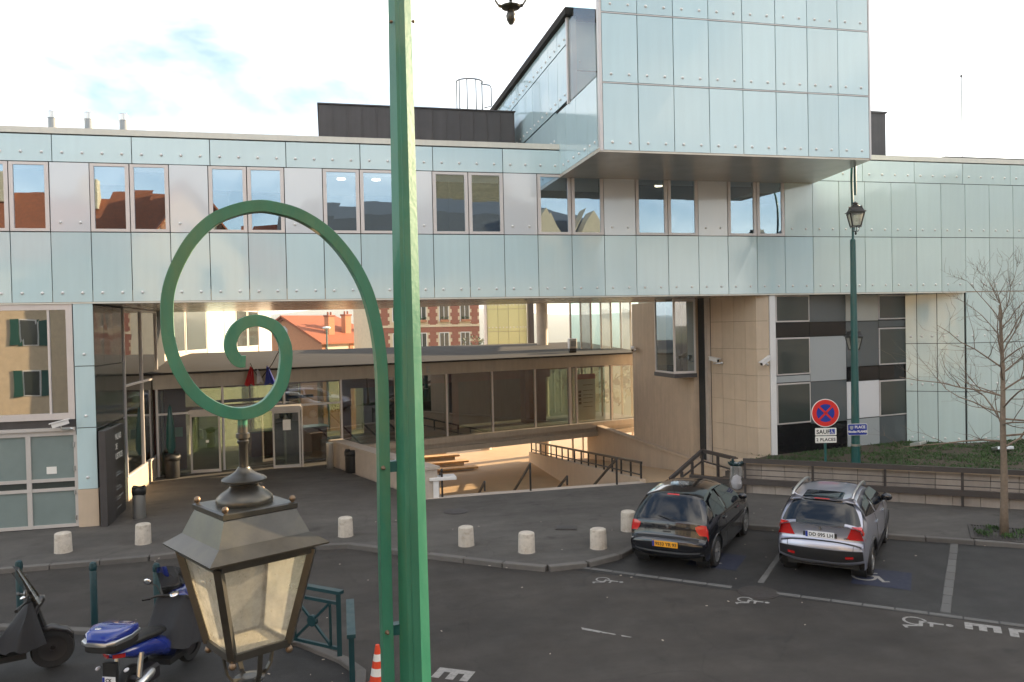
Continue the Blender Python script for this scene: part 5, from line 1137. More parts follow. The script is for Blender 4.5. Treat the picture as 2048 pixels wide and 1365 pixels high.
def car(label, cat_rz, loc, spec):
    t = thing(spec['name'], label, 'car', loc, cat_rz, None, False); B = Body(*spec['body']); paint = spec['paint']
    bm = B.mesh(spec['wheels'], spec['ra']); bd = bm.build('body', paint, t, 35)
    L_, W_ = B.L, B.W
    MB().bx(.35, L_-.35, -W_/2+.22, W_/2-.22, .18, .75).build('underbody', 'black', t)
    for wx, wz in spec['wheels']:
        for sd_ in (1, -1):
            MB().lathe([(spec['ra']+.02, -.13), (spec['ra']+.02, .13)], n=24).xf(Matrix.Translation((wx, sd_*(W_/2-.24), wz)) @ Matrix.Rotation(R(90), 4, 'X')).build('wheel_well', 'black', t)
            wheel(t, (wx, sd_*(W_/2-.125), wz), sd_, spec['r'], .20, spec['spokes'])
            an = np.linspace(R(-8), R(188), 26); ra = spec['ra']
            pts = [(wx+ra*math.cos(a), sd_*(B.hw(wx+ra*math.cos(a), wz+ra*math.sin(a))+.004), wz+ra*math.sin(a)) for a in an]
            MB().tube(pts, spec['arch'], 6).build('wheel_arch', spec['archm'], t, True)
    spec['detail'](t, B, bd)
    return t
def pidx(B, z, rear=True):   # profile index at height z on the rear face
    P = B.P
    for i in range(len(P)-1):
        if (P[i, 1]-z)*(P[i+1, 1]-z) <= 0: return i+(z-P[i, 1])/(P[i+1, 1]-P[i, 1]+1e-9)
    return 0
def rear_plate(t, x, z, wd, h, body, m, tilt=0., size=.092):
    p = MB().bevbox((0, 0, 0), (.012, wd, h), .003).xf(Matrix.Translation((x, 0, z))).build('number_plate', m, t)
    MB().bx(x-.0085, x-.0065, wd/2-.045, wd/2-.003, z-h/2+.003, z+h/2-.003).build('blue_band', 'blue', p)
    text('lettering', body, size, 'ink', p, (x-.0075, -.02, z-size*.34), (0, -1, 0), (0, 0, 1), 'CENTER', bold=.002, ext=.0012)
    return p
def hatch_detail(t, B, bd):
    i0, i1 = pidx(B, 1.0), pidx(B, 1.385)
    MB(); B.patch(i0, i1, -.86, .86, .006, 12, 22, lambda u: (-(.90-.10*u), .90-.10*u)).build('rear_window', 'carglass', t, True)
    B.patch(pidx(B, 1.405), pidx(B, 1.425), -.2, .2, .006, 2, 8).build('brake_light', 'redlamp', t, True)
    for s_ in (1, -1):
        B.patch(pidx(B, .74), pidx(B, .985), .66*s_, 1.42*s_, .008, 8, 14, lambda u, s_=s_: ((.84-.10*math.sin(math.pi*min(u*1.1, 1)) + (.14*u if u > .5 else 0))*s_, (1.26-.12*u)*s_)).build('tail_light', 'redlamp', t, True)
        B.side([(.66, 1.0), (.80, 1.30), (1.42, 1.41), (1.50, .985)], s_, .006).build('side_window', 'carglass', t, True)
        B.side([(1.58, .98), (1.51, 1.415), (2.20, 1.40), (2.72, 1.12), (2.86, .985)], s_, .006).build('side_window', 'carglass', t, True)
        B.side([(.98, .60), (.98, .68), (3.05, .68), (3.05, .60)], s_, .012).build('rub_strip', 'cartrim', t, True)
        y = s_*(B.hw(2.75, 1.0)+.10); mr = MB().ball((2.72, y, 1.04), .1, 12, (.55, 1.0, .68)).build('door_mirror', 'carblack', t, True)
        for x in (1.56, 2.75): MB().tube([(x-.02*i, s_*(B.hw(x, z)+.001), z) for i, z in enumerate(np.linspace(.34, .97, 7))], .004, 5).build('door_seam', 'black', t)
        for x in (1.40, 2.45): MB().bevbox((x, s_*(B.hw(x, .86)+.018), .86), (.2, .03, .032), .008).build('door_handle', 'carblack', t)
    P = B.P; ib = pidx(B, .52); xr = P[int(ib), 0]
    B.patch(pidx(B, .655), pidx(B, .685), -.84, .84, .004, 2, 20).build('hatch_seam', 'black', t, True)
    B.patch(pidx(B, .36), pidx(B, .40), -.9, .9, .008, 2, 24).build('bumper_strip', 'chrome', t, True)
    rear_plate(t, xr-.016, .545, .52, .115, '9533 YR 93', 'yplate')
    xe = P[int(pidx(B, .86)), 0]
    lion = [(-.02, -.05), (.0, -.015), (-.025, .0), (-.03, .02), (-.005, .025), (-.01, .05), (.02, .06), (.045, .035), (.03, .0), (.045, -.03), (.02, -.02), (.03, -.055), (.005, -.03)]
    MB().add([(xe-.014, -x, .865+z) for x, z in lion]+[(xe-.004, -x, .865+z) for x, z in lion], [tuple(range(13))]+[(i, (i+1) % 13, 13+(i+1) % 13, 13+i) for i in range(13)]).build('emblem', 'chrome', t)
    text('badge', 'PEUGEOT', .045, 'chrome', t, (xe-.008, .50, .862), (0, -1, 0), (0, 0, 1), bold=.001); text('badge', '307', .05, 'chrome', t, (xe-.006, -.38, .855), (0, -1, 0), (0, 0, 1), bold=.001)
    MB().bevbox((xe-.012, 0, .765), (.02, .16, .025), .006).build('hatch_handle', 'cartrim', t)
    MB().tube([(.12+.02*0, -.18, .995), (.20, .10, 1.035), (.22, .2, 1.05)], .008, 6).build('rear_wiper', 'black', t)
    B.patch(92, 108, -.8, .8, .005, 8, 14).build('windscreen', 'carglass', t, True)
    MB().tube([(.75, 0, B.P[int(60), 1]+.0), (.55, 0, 1.72)], .004, 5).build('aerial', 'black', t)
def suv_detail(t, B, bd):
    i0, i1 = pidx(B, 1.10), pidx(B, 1.42)
    B.patch(i0, i1, -.9, .9, .006, 12, 22, lambda u: (-(.97-.13*u), .97-.13*u)).build('rear_window', 'carglass', t, True)
    B.patch(pidx(B, 1.455), pidx(B, 1.475), -.22, .22, .01, 2, 8).build('brake_light', 'redlamp', t, True)
    for s_ in (1, -1):
        B.patch(pidx(B, .80), pidx(B, 1.075), .66*s_, 1.3*s_, .010, 10, 14, lambda u, s_=s_: ((.60+.28*u)*s_, (1.12+.10*math.sin(u*math.pi))*s_)).build('tail_light', 'redlamp', t, True)
        B.patch(pidx(B, .435), pidx(B, .485), .6*s_, .78*s_, .012, 4, 6).build('reflector', 'redlamp', t, True)
        B.side([(.52, 1.17), (.66, 1.36), (1.36, 1.45), (1.44, 1.08)], s_, .006).build('side_window', 'carglass', t, True)
        B.side([(1.52, 1.07), (1.45, 1.455), (2.15, 1.45), (2.72, 1.20), (2.92, 1.06)], s_, .006).build('side_window', 'carglass', t, True)
        B.side([(.95, .24), (.95, .42), (3.1, .42), (3.1, .24)], s_, .012).build('sill_cladding', 'cartrim', t, True)
        y = s_*(B.hw(2.75, 1.1)+.11); MB().ball((2.70, y, 1.14), .115, 12, (.55, 1.0, .72)).build('door_mirror', 'carblack', t, True)
        MB().tube([(2.72, s_*(B.hw(2.75, 1.05)-.01), 1.07), (2.72, y, 1.09)], .025, 6).build('mirror_stem', 'black', t)
        for x in (1.50, 2.80): MB().tube([(x-.02*i, s_*(B.hw(x, z)+.001), z) for i, z in enumerate(np.linspace(.44, 1.06, 7))], .004, 5).build('door_seam', 'black', t)
        for x in (1.36, 2.45): MB().bevbox((x, s_*(B.hw(x, .92)+.018), .92), (.2, .03, .032), .008).build('door_handle', 'carsilver', t)
        rx = spline([(.42, 1.50), (.52, 1.555), (.8, 1.585), (1.3, 1.60), (1.8, 1.585), (2.12, 1.53), (2.2, 1.48)], 24)
        MB().tube([(x, s_*(B.wr-.035), z) for x, z in rx], .026, 8).build('roof_rail', 'rim', t, True)
    P = B.P
    B.patch(pidx(B, .36), pidx(B, .60), -1.0, 1.0, .006, 5, 26).build('lower_bumper', 'cartrim', t, True)
    B.patch(pidx(B, .735), pidx(B, .752), -.97, .97, .004, 2, 24).build('hatch_seam', 'black', t, True)
    for s_ in (1, -1): B.patch(pidx(B, .60), pidx(B, .745), .78*s_, .792*s_, .004, 4, 2).build('bumper_seam', 'black', t)
    B.patch(48, 84, -.60, .60, .006, 12, 14).build('glass_roof', 'carglass', t, True)
    x8 = P[int(pidx(B, .84)), 0]; B.patch(pidx(B, .80), pidx(B, .885), -.40, .40, .003, 4, 12).build('plate_recess', 'cartrim', t, True)
    rear_plate(t, x8-.012, .845, .52, .115, 'DD 095 LH', 'wplate'); xe = P[int(pidx(B, .98)), 0]
    lion = [(-.02, -.05), (.0, -.015), (-.025, .0), (-.03, .02), (-.005, .025), (-.01, .05), (.02, .06), (.045, .035), (.03, .0), (.045, -.03), (.02, -.02), (.03, -.055), (.005, -.03)]
    MB().add([(xe-.016, -x, .985+z) for x, z in lion]+[(xe-.004, -x, .985+z) for x, z in lion], [tuple(range(13))]+[(i, (i+1) % 13, 13+(i+1) % 13, 13+i) for i in range(13)]).build('emblem', 'chrome', t)
    text('badge', '2008', .045, 'chrome', t, (x8-.006, -.42, .80), (0, -1, 0), (0, 0, 1), bold=.001)
    MB().tube([(.19, -.05, 1.10), (.24, .22, 1.14)], .009, 6).build('rear_wiper', 'black', t)
    B.patch(95, 110, -.8, .8, .005, 8, 14).build('windscreen', 'carglass', t, True)
HATCH = dict(name='hatchback', paint='carblack', body=(4.2, 1.73, [(.16, .24), (.07, .30), (.02, .42), (.0, .54), (.03, .645), (.10, .675), (.13, .78), (.15, .93), (.19, 1.0), (.40, 1.22), (.58, 1.39), (.66, 1.435), (.85, 1.465), (1.3, 1.505), (1.85, 1.50), (2.35, 1.43), (2.8, 1.22), (3.22, 1.01), (3.6, .93), (3.95, .80), (4.14, .66), (4.2, .5), (4.17, .36), (4.08, .24)], .97, .56, 1.47),
             wheels=[(.78, .30), (3.38, .30)], r=.31, ra=.36, spokes=9, arch=.012, archm='carblack', detail=hatch_detail)
SUV = dict(name='crossover', paint='carsilver', body=(4.16, 1.74, [(.20, .26), (.09, .33), (.03, .46), (.0, .60), (.03, .72), (.085, .765), (.10, .86), (.085, .96), (.06, 1.05), (.13, 1.09), (.34, 1.30), (.44, 1.43), (.40, 1.465), (.55, 1.505), (1.25, 1.55), (1.8, 1.545), (2.3, 1.46), (2.75, 1.25), (3.15, 1.07), (3.6, .99), (3.92, .88), (4.10, .74), (4.16, .56), (4.14, .40), (4.04, .26)], 1.05, .58, 1.52),
           wheels=[(.80, .32), (3.34, .32)], r=.33, ra=.39, spokes=5, arch=.03, archm='cartrim', detail=suv_detail)
HD = R(47.5)
def rear_at(xl, yl, xr, yr): return ((xl+xr)/2, (yl+yr)/2)
car('black hatchback with a yellow number plate parked on the left of the two cars', R(48), (6.42, 14.45, -.098), HATCH)
car('silver grey crossover with roof rails and white number plate parked right of the hatchback', R(46), (8.95, 13.10, -.098), SUV)

# ================================================================== SCOOTERS
def blob(rings, n=14):   # rings: (x, z, half width, half height, power)
    R_ = []
    for x, z, a, b, p in rings:
        R_.append([(x, a*math.copysign(abs(math.cos(q))**p, math.cos(q)), z+b*math.copysign(abs(math.sin(q))**p, math.sin(q))) for q in np.linspace(0, 2*math.pi, n, endpoint=False)])
    return MB().loft(R_)
def scooter(label, loc, rz, paint, box, apron):
    t = thing('scooter', label, 'scooter', loc, rz, 'scooters parked by the kerb', False)
    for wx, r in ((.0, .26), (1.38, .29)):
        Mx = Matrix.Translation((wx, 0, r)) @ Matrix.Rotation(R(90), 4, 'X')
        w_ = MB().lathe([(r*.65, -.055), (r*.92, -.06), (r, -.02), (r, .02), (r*.92, .06), (r*.65, .055)], n=28, cap=False).xf(Mx).build('wheel', 'tyre', t, 40); MB().lathe([(r*.66, -.03), (r*.66, .03), (r*.5, .02), (.04, .03), (.04, -.03), (r*.5, -.02)], n=20).xf(Mx).build('rim', 'scgrey', w_, 40)
    blob([(-.38, .80, .05, .03, .8), (-.28, .79, .13, .06, .8), (0, .72, .17, .11, .75), (.3, .66, .18, .14, .75), (.6, .55, .17, .16, .8), (.8, .42, .16, .12, .8)]).build('rear_body', paint, t, True)
    blob([(-.30, .86, .08, .03, .8), (-.15, .87, .15, .05, .7), (.15, .84, .17, .06, .7), (.45, .79, .17, .06, .7), (.65, .76, .12, .05, .8)]).build('seat', 'black', t, True)
    MB().prism([(.62, -.18), (1.05, -.18), (1.05, .18), (.62, .18)], .26, .34).build('floorboard', 'black', t)
    blob([(1.0, .42, .15, .16, .8), (1.10, .62, .20, .22, .75), (1.16, .86, .21, .18, .75), (1.22, 1.0, .16, .10, .8), (1.30, 1.05, .06, .04, .8)]).build('front_fairing', paint, t, True)
    blob([(1.18, .56, .06, .05, .8), (1.38, .60, .08, .05, .8), (1.58, .52, .07, .05, .8), (1.66, .42, .05, .04, .8)]).build('front_mudguard', paint, t, True)
    MB().tube([(1.20, .02, .9), (1.38, .02, .30)], .035, 8).build('fork', 'blackm', t)
    hb = MB().tube([tuple(p) for p in spline([(.98, .36, 1.06), (1.06, .22, 1.08), (1.16, 0, 1.04), (1.06, -.22, 1.08), (.98, -.36, 1.06)], 20)], .018, 8).build('handlebar', 'blackm', t, True)
    for s_ in (1, -1):
        MB().tube([(.99, s_*.34, 1.06), (.95, s_*.45, 1.05)], .026, 8).build('grip', 'black', hb)
        MB().tube([(1.08, s_*.24, 1.09), (1.10, s_*.30, 1.20), (1.08, s_*.40, 1.26)], .008, 6).build('mirror_stem', 'blackm', t); mr = MB().ball((1.07, s_*.43, 1.28), .075, 12, (.25, 1.0, .68)).build('mirror', 'blackm', t, True); MB().ball((1.052, s_*.43, 1.28), .066, 10, (.1, 1, .66)).build('mirror_glass', 'chrome', mr, True)
        MB().ball((-.36, s_*.20, .62), .035, 8, (1.4, .7, .7)).build('turn_signal', 'flagwhite', t, True)
        B1 = MB().add([(-.37, s_*.04, .80), (-.33, s_*.14, .80), (-.31, s_*.14, .76), (-.36, s_*.04, .755)], [(0, 1, 2, 3) if s_ < 0 else (3, 2, 1, 0)])
        MB().bar((-.385, s_*.03, .79), (-.30, s_*.15, .785), .03, .045).build('tail_light', 'redlamp', t)
    MB().lathe([(.055, 0), (.07, .012), (.055, .03)], n=16).xf(Matrix.Translation((1.05, 0, 1.10)) @ Matrix.Rotation(R(-25), 4, 'Y')).build('dial', 'chrome', t, True)
    ws = MB(); n = 8
    for j in range(7):
        for i in range(n+1): v, u = j/6, i/n-.5; ws.v.append((1.28-.28*v+.0-.25*(u*2)**2*.4, u*(.50-.10*v), 1.02+.52*v))
    ws.f = [(j*(n+1)+i, j*(n+1)+i+1, (j+1)*(n+1)+i+1, (j+1)*(n+1)+i) for j in range(6) for i in range(n)]
    ws.build('windshield', 'smoke', t, True)
    MB().lathe([(.05, -.22), (.062, -.18), (.062, .18), (.045, .24)], n=16).xf(Matrix.Translation((-.05, -.20, .33)) @ Matrix.Rotation(R(78), 4, 'Y')).build('exhaust', 'steel', t, 40)
    MB().bevbox((.12, -.10, .32), (.5, .22, .22), .04).build('engine', 'scgrey', t); MB().bar((-.02, .14, .3), (.55, .14, .36), .06, .1).build('swing_arm', 'blackm', t)
    for s_ in (1, -1): MB().tube([(-.08, s_*.17, .35), (.0, s_*.17, .70)], .035, 8).build('shock_absorber', 'steel', t)
    MB().prism([(-.42, -.09), (-.36, -.09), (-.36, .09), (-.42, .09)], .34, .72).build('mudflap', 'black', t)
    p = MB().bx(-.435, -.425, -.09, .09, .38, .55).build('number_plate', 'wplate', t); MB().bx(-.437, -.4355, .055, .088, .385, .545).build('blue_band', 'blue', p)
    text('lettering', 'CK', .062, 'ink', p, (-.437, .0, .485), (0, -1, 0), (0, 0, 1), 'CENTER', bold=.002, ext=.001); text('lettering', '244KX', .05, 'ink', p, (-.437, .0, .40), (0, -1, 0), (0, 0, 1), 'CENTER', bold=.002, ext=.001)
    if box:
        k = 1.0
        bb = lambda rows: blob([(-.36+(x+.36)*k, .96+(z-.96)*k, a*k, b*k, p) for x, z, a, b, p in rows], 28)
        b1 = bb([(-.62, .98, .14, .05, .5), (-.57, .98, .22, .075, .4), (-.35, .98, .27, .08, .35), (-.14, .98, .235, .075, .4), (-.10, .98, .18, .055, .5)]).build('top_box', 'black', t, 40)
        bb([(-.655, 1.045, .15, .025, .45), (-.60, 1.05, .24, .036, .38), (-.35, 1.05, .29, .040, .34), (-.12, 1.05, .255, .036, .38), (-.07, 1.045, .18, .025, .5)]).build('silver_band', 'rim', b1, 40)
        bb([(-.645, 1.085, .13, .02, .45), (-.56, 1.10, .22, .062, .40), (-.35, 1.11, .28, .085, .42), (-.15, 1.10, .245, .07, .42), (-.09, 1.09, .16, .03, .5)]).build('lid', 'scblue', b1, 40)
        MB().ball((-.60, .0, 1.235), .045, 10, (.8, 1, .15)).build('lid_badge', 'chrome', b1, True)
    if apron:
        ap = MB(); n, m_ = 22, 10; rr = random.Random(3)
        for j in range(m_+1):
            v = j/m_
            for i in range(n+1):
                u = i/n; a = math.pi*(u-.5)*1.5; rad = .26+.10*v+.025*math.sin(9*a+2*v)*v; ap.v.append((1.12-.10*v-.42*v*(math.cos(a)*.9)+.03*math.sin(5*a), rad*math.sin(a)*1.25, 1.08-.62*v-.03*math.sin(7*a+1)*v))
        ap.f = [(j*(n+1)+i, j*(n+1)+i+1, (j+1)*(n+1)+i+1, (j+1)*(n+1)+i) for j in range(m_) for i in range(n)]
        ap.build('leg_apron', 'cloth', t, True)
    return t
M['smoke'] = glass('smoked windshield', (.28, .27, .25), .06, .8)
scooter('blue scooter with a blue and silver top box and a black leg apron', (-2.66, 11.28, -.088), R(68), 'scblue', True, True)
scooter('dark grey scooter with a smoked windshield at the left edge', (-5.40, 12.45, -.088), R(18), 'scgrey', False, True)

# ================================================================== BACKGROUND HOUSES
def windows_on(parent, p0, p1, items, frame='white', depth=.06, shutters=None, sillm='cream', gl='darkglass', z_off=0):
    for s0, s1, z0, z1 in items:
        f = wpanel(p0, p1, s0, s1, z0, z1, frame, name='window', proud=.03, par=parent, t=.1, g=0)
        c = (s0+s1)/2
        for a, b in ((s0+.07, c-.04), (c+.04, s1-.07)): wpanel(p0, p1, a, b, z0+.08, z1-.08, gl, name='pane', proud=.05, par=f, t=.03, g=0)
        wpanel(p0, p1, s0-.1, s1+.1, z0-.12, z0, sillm, name='sill', proud=.10, par=f, t=.14, g=0)
        if shutters:
            for a, b in ((s0-.55, s0-.04), (s1+.04, s1+.55)): wpanel(p0, p1, a, b, z0, z1, shutters, name='shutter', proud=.06, par=f, t=.05, g=0)
def world_child(o, parent): return o
# brick and stone house framed by the gap
BH = thing('brick_house', 'tall cream stone house with red brick bands and white windows seen beyond the pavilion', 'house', (10, 74, -4))
b0, b1 = (4.5, 71.5), (14.1, 73.6); bd_ = (Vector(b1)-Vector(b0)).normalized(); bn_ = Vector((-bd_.y, bd_.x)); wl = (Vector(b1)-Vector(b0)).length
q = [b0, b1, tuple(Vector(b1)+bn_*9), tuple(Vector(b0)+bn_*9)]
MB().prism(q, -6, 9.2).build('wall', 'cream', BH)
for i, s in enumerate((.55, 2.95, 5.15, 7.35, 9.35)):   # toothed brick strips
    for j, z in enumerate(np.arange(-1.8, 8.8, .34)):
        hw_ = .46 if j % 2 else .30; wpanel(b0, b1, max(s-hw_, .02), min(s+hw_, wl-.02), z, z+.34, 'brick', name='brick_quoin', proud=.03+.006*(j % 2), par=BH, t=.08, g=.0)
wins = []
for z in (-.4, 2.55, 5.55):
    for s in (1.75, 4.05, 6.25, 8.35): wins.append((s-.48, s+.48, z, z+2.0))
windows_on(BH, b0, b1, wins)
for z in (2.05, 5.05): wpanel(b0, b1, 0, wl, z, z+.2, 'cream', name='string_course', proud=.09, par=BH, t=.14, g=0); wpanel(b0, b1, 0, wl, z-.5, z-.02, 'brick', name='brick_band', proud=.05, par=BH, t=.1, g=0)
fb = MB()
for s in (4.05, 6.25, 8.35):
    a = lp(b0, b1, s); bx_ = wpanel(b0, b1, s-.42, s+.42, 5.5, 5.72, 'brick2', name='flower_box', proud=.28, par=BH, t=.2, g=0)
    pm = MB()
    for k_ in range(60):
        c = a+bd_*random.uniform(-.45, .45)-bn_*random.uniform(.1, .32); z = 5.72+random.random()*.25; r = .06; an_ = random.uniform(0, 6.28)
        pm.add([(c.x, c.y, z), (c.x+r*math.cos(an_), c.y+r*math.sin(an_), z+.07), (c.x-r*math.sin(an_), c.y+r*math.cos(an_), z+.03)], [(0, 1, 2)])
    pm.build('plants', 'grass', bx_, kind='stuff')
MB().prism([tuple(Vector(q_)+(bd_*sx+bn_*sy)) for q_, sx, sy in zip(q, (-.4, .4, .4, -.4), (-.4, -.4, .4, .4))], 9.2, 9.5).build('roof', 'slate', BH)
# house with the orange tiled roof
RH = thing('tiled_roof_house', 'lower brick house with a bright orange tiled roof and three chimneys beyond the pavilion', 'house', (-1, 82, -5))
C_ = Vector((-.55, 80)); ld = Vector((math.sin(R(48)), math.cos(R(48)))); gd_ = Vector((-math.cos(R(40)), math.sin(R(40)))); gd_ = Vector((-ld.y, ld.x)); LL, HW = 8.4, 5.6
E0, E1 = 3.95, 6.55; c2 = C_+gd_*2*HW; far = C_+ld*LL; far2 = c2+ld*LL
MB().prism([tuple(C_), tuple(far), tuple(far2), tuple(c2)], -8, E0).build('wall', 'brick2', RH)
m1 = C_+gd_*HW; m2 = m1+ld*(LL-1.5)
MB().add([(*(C_-ld*.0), E0), (*c2, E0), (*m1, E1-.05), (*(C_+ld*.25), E0), (*(c2+ld*.25), E0), (*(m1+ld*.25), E1-.05)], [(0, 2, 1), (3, 4, 5), (0, 1, 4, 3), (1, 2, 5, 4), (2, 0, 3, 5)]).build('gable', 'brick2', RH)
e = .45
def roofslab(pts, th=.16): 
    n = len(pts); return MB().add([tuple(p) for p in pts]+[(p[0], p[1], p[2]-th) for p in pts], [tuple(range(n)), tuple(range(2*n-1, n-1, -1))]+[(i, n+i, n+(i+1) % n, (i+1) % n) for i in range(n)])
sl = (E1-E0)/HW
def at(p, z): return (p.x, p.y, z)
roofslab([at(C_-gd_*e-ld*e, E0-e*sl), at(far-gd_*e+ld*e, E0-e*sl), at(m2, E1+.05), at(m1-ld*e, E1+.05)][::1]).build('roof', 'tiles', RH)
roofslab([at(c2+gd_*e-ld*e, E0-e*sl), at(m1-ld*e, E1+.05), at(m2, E1+.05), at(far2+gd_*e+ld*e, E0-e*sl)]).build('roof', 'tiles', RH)
roofslab([at(far-gd_*e+ld*e, E0-e*sl), at(far2+gd_*e+ld*e, E0-e*sl), at(m2, E1+.05)]).build('roof', 'tiles', RH)
wpanel(tuple(C_), tuple(far), .5, LL-.1, -3, E0-.25, 'render', name='rendered_wall', proud=.05, par=RH, t=.1, g=0)
for s in (3.6, 7.9): wpanel(tuple(C_), tuple(far), s, s+.5, -3, E0-.2, 'brick2', name='brick_pier', proud=.12, par=RH, t=.15, g=0)
for k_, (s, g_) in enumerate(((2.4, 1.5), (4.9, 1.7), (7.4, 1.5))):
    c = C_+ld*s+gd_*g_; z0 = E0+g_*sl-.3; cp = MB().bevbox((c.x, c.y, z0+1.0), (.85, .62, 2.1), .02, R(42)).build('chimney', 'brick2', RH); MB().bevbox((c.x, c.y, z0+2.1), (1.0, .76, .16), .02, R(42)).build('chimney_cap', 'brick', cp)
    for s_ in (-.2, .2): MB().lathe([(.11, z0+2.18), (.09, z0+2.5)], (c.x+s_*ld.x, c.y+s_*ld.y, 0), 10).build('chimney_pot', 'brick', cp)
MB().add([at(m1-ld*.03+gd_*.5, E0+.3), at(m1-ld*.03-gd_*.5, E0+.3), at(m1-ld*.03-gd_*.5, E0+1.2), at(m1-ld*.03, E0+1.6), at(m1-ld*.03+gd_*.5, E0+1.2)], [(0, 1, 2, 3, 4)]).build('gable_window', 'midglass', RH)
for s_ in (-1, 1):   # brick verge of the gable
    a = m1-ld*.12; b = m1-ld*.12+gd_*HW*s_; MB().bar(at(a, E1-.2), at(b, E0-.2), .12, .3).build('verge', 'brick', RH)
# far street lamp in front of that house
fs = thing('far_street_lamp', 'small dark street lamp with a white head in front of the tiled house', 'street lamp', (-.3, 60, -3)); MB().tube([(-.05, 60, -4), (-.05, 60, 5.0)], .06, 6).build('pole', 'gdark', fs); MB().ball((-.05, 59.9, 5.1), .2, 8, (1.6, 1.6, .6)).build('head', 'white', fs); MB().lathe([(.35, 2.9), (.2, 3.2), (.08, 3.3)], (-.05, 60, 0), 8).build('lower_shade', 'gdark', fs)
# leafy and bare vegetation beyond the column
def bush(label, c, r, n, seed, name='shrub', h=1., m='leaf'):
    rnd = random.Random(seed); t = thing(name, label, 'tree', c, 0, None, False); mb = MB(); tk = MB()
    tk.tube([(0, 0, -.1), (.05, 0, r*.5), (0, .1, r*1.0*h)], [.12, .09, .04], 6)
    for i in range(26):
        a = rnd.uniform(0, 6.28); e_ = rnd.uniform(.2, 1.3); l_ = r*rnd.uniform(.7, 1.2); s0 = Vector((0, 0, r*.3*h)); d = Vector((math.cos(a)*math.cos(e_), math.sin(a)*math.cos(e_), math.sin(e_)*h)); tk.tube([s0, s0+d*l_*.5+Vector((rnd.uniform(-.1, .1),)*3), s0+d*l_], [.035, .022, .008], 4, False)
    for i in range(n):
        d = Vector((rnd.gauss(0, 1), rnd.gauss(0, 1), rnd.gauss(0, 1))).normalized()*r*(rnd.random()**.45); k_ = 1+.25*math.sin(d.x*3/r+seed)+.2*math.sin(d.z*5/r); p = Vector((d.x*k_, d.y*k_, r*h+d.z*h*k_)); s_ = rnd.uniform(.05, .13)*r*.5; a = Vector((rnd.gauss(0, 1), rnd.gauss(0, 1), rnd.gauss(0, 1))).normalized()*s_; b = a.orthogonal().normalized()*s_*.6
        mb.add([p-a, p+b, p+a, p-b], [(0, 1, 2, 3)])
    tk.build('trunk', 'bark', t); mb.build('crown', m, t, kind='stuff'); return t
M['leaf'] = mat('dark leaves', (.045, .060, .022), .7, var=.5, vs=3)
bush('tangled olive green shrub beside the round column beyond the pavilion', (11.3, 55, .8), 1.9, 1500, 4)
tree('tangle of bare branches left of the round column', (10.9, 50, -1.6), 6.6, 12, 1, 'bare_shrub', 1.1, .10, 30)
# tree belt at the foot of the hills
def belt():
    mb = MB(); rnd = random.Random(9)
    for i in range(420):
        x = rnd.uniform(-260, 320); y = rnd.uniform(190, 620); g = -1.72-min((y-45)*.11, 24); r = rnd.uniform(2.5, 5.5)
        for k_ in range(14):
            d = Vector((rnd.gauss(0, 1), rnd.gauss(0, 1), rnd.gauss(0, 1))).normalized()*r*rnd.uniform(.5, 1); s_ = r*.34; a = Vector((rnd.gauss(0, 1), rnd.gauss(0, 1), rnd.gauss(0, 1))).normalized()*s_; b = a.orthogonal().normalized()*s_; p = Vector((x, y, g+r*1.3))+d
            mb.add([p-a, p+b, p+a, p-b], [(0, 1, 2, 3)])
    return mb
b_ = belt().build('far_woodland', 'leaf'); b_['label'] = 'far woodland below the hills beyond the pavilion'; b_['category'] = 'woodland'; b_['kind'] = 'stuff'

# ================================================================== THE OTHER SIDE OF THE SQUARE (seen mirrored in the glass)
GH = thing('gabled_house', 'cream gabled house with a red tiled roof, seen mirrored in the glass panels', 'house', (-9, -14, 0))
g0, g1 = (-5.6, -11.6), (-12.8, -11.6)
def gable_house(T, cx, yf, hw_, dp, ze, za, rz, wallm='cream', roofm='tiles'):
    Mx = Matrix.Translation((cx, yf, 0)) @ Matrix.Rotation(rz, 4, 'Z')   # front faces +y, local x across
    MB().prism([(-hw_, 0), (hw_, 0), (hw_, -dp), (-hw_, -dp)], -.3, ze).xf(Mx).build('wall', wallm, T)
    MB().add([(-hw_, 0, ze), (hw_, 0, ze), (0, 0, za-.1), (-hw_, -dp, ze), (hw_, -dp, ze), (0, -dp, za-.1)], [(1, 0, 2), (3, 4, 5), (0, 3, 5, 2), (4, 1, 2, 5), (0, 1, 4, 3)]).xf(Mx).build('gable', wallm, T)
    sl_ = (za-ze)/hw_; e = .5
    for s_ in (1, -1):
        pts = [Vector((0, .4, za)), Vector((0, -dp-.4, za)), Vector((s_*(hw_+e), -dp-.4, ze-e*sl_)), Vector((s_*(hw_+e), .4, ze-e*sl_))]
        roofslab(pts[::s_]).xf(Mx).build('roof', roofm, T)
        n_ = 9
        for i in range(n_):   # stepped brick verge
            u = (i+.5)/n_; MB().box((s_*hw_*u, .03, ze+(za-ze)*(1-u)-.42), (hw_/n_*1.0, .06, .5)).xf(Mx).build('brick_quoin', 'brick2', T)
    return Mx
Mx = gable_house(GH, -8.7, -11.3, 3.3, 9, 10.6, 14.9, R(-20))
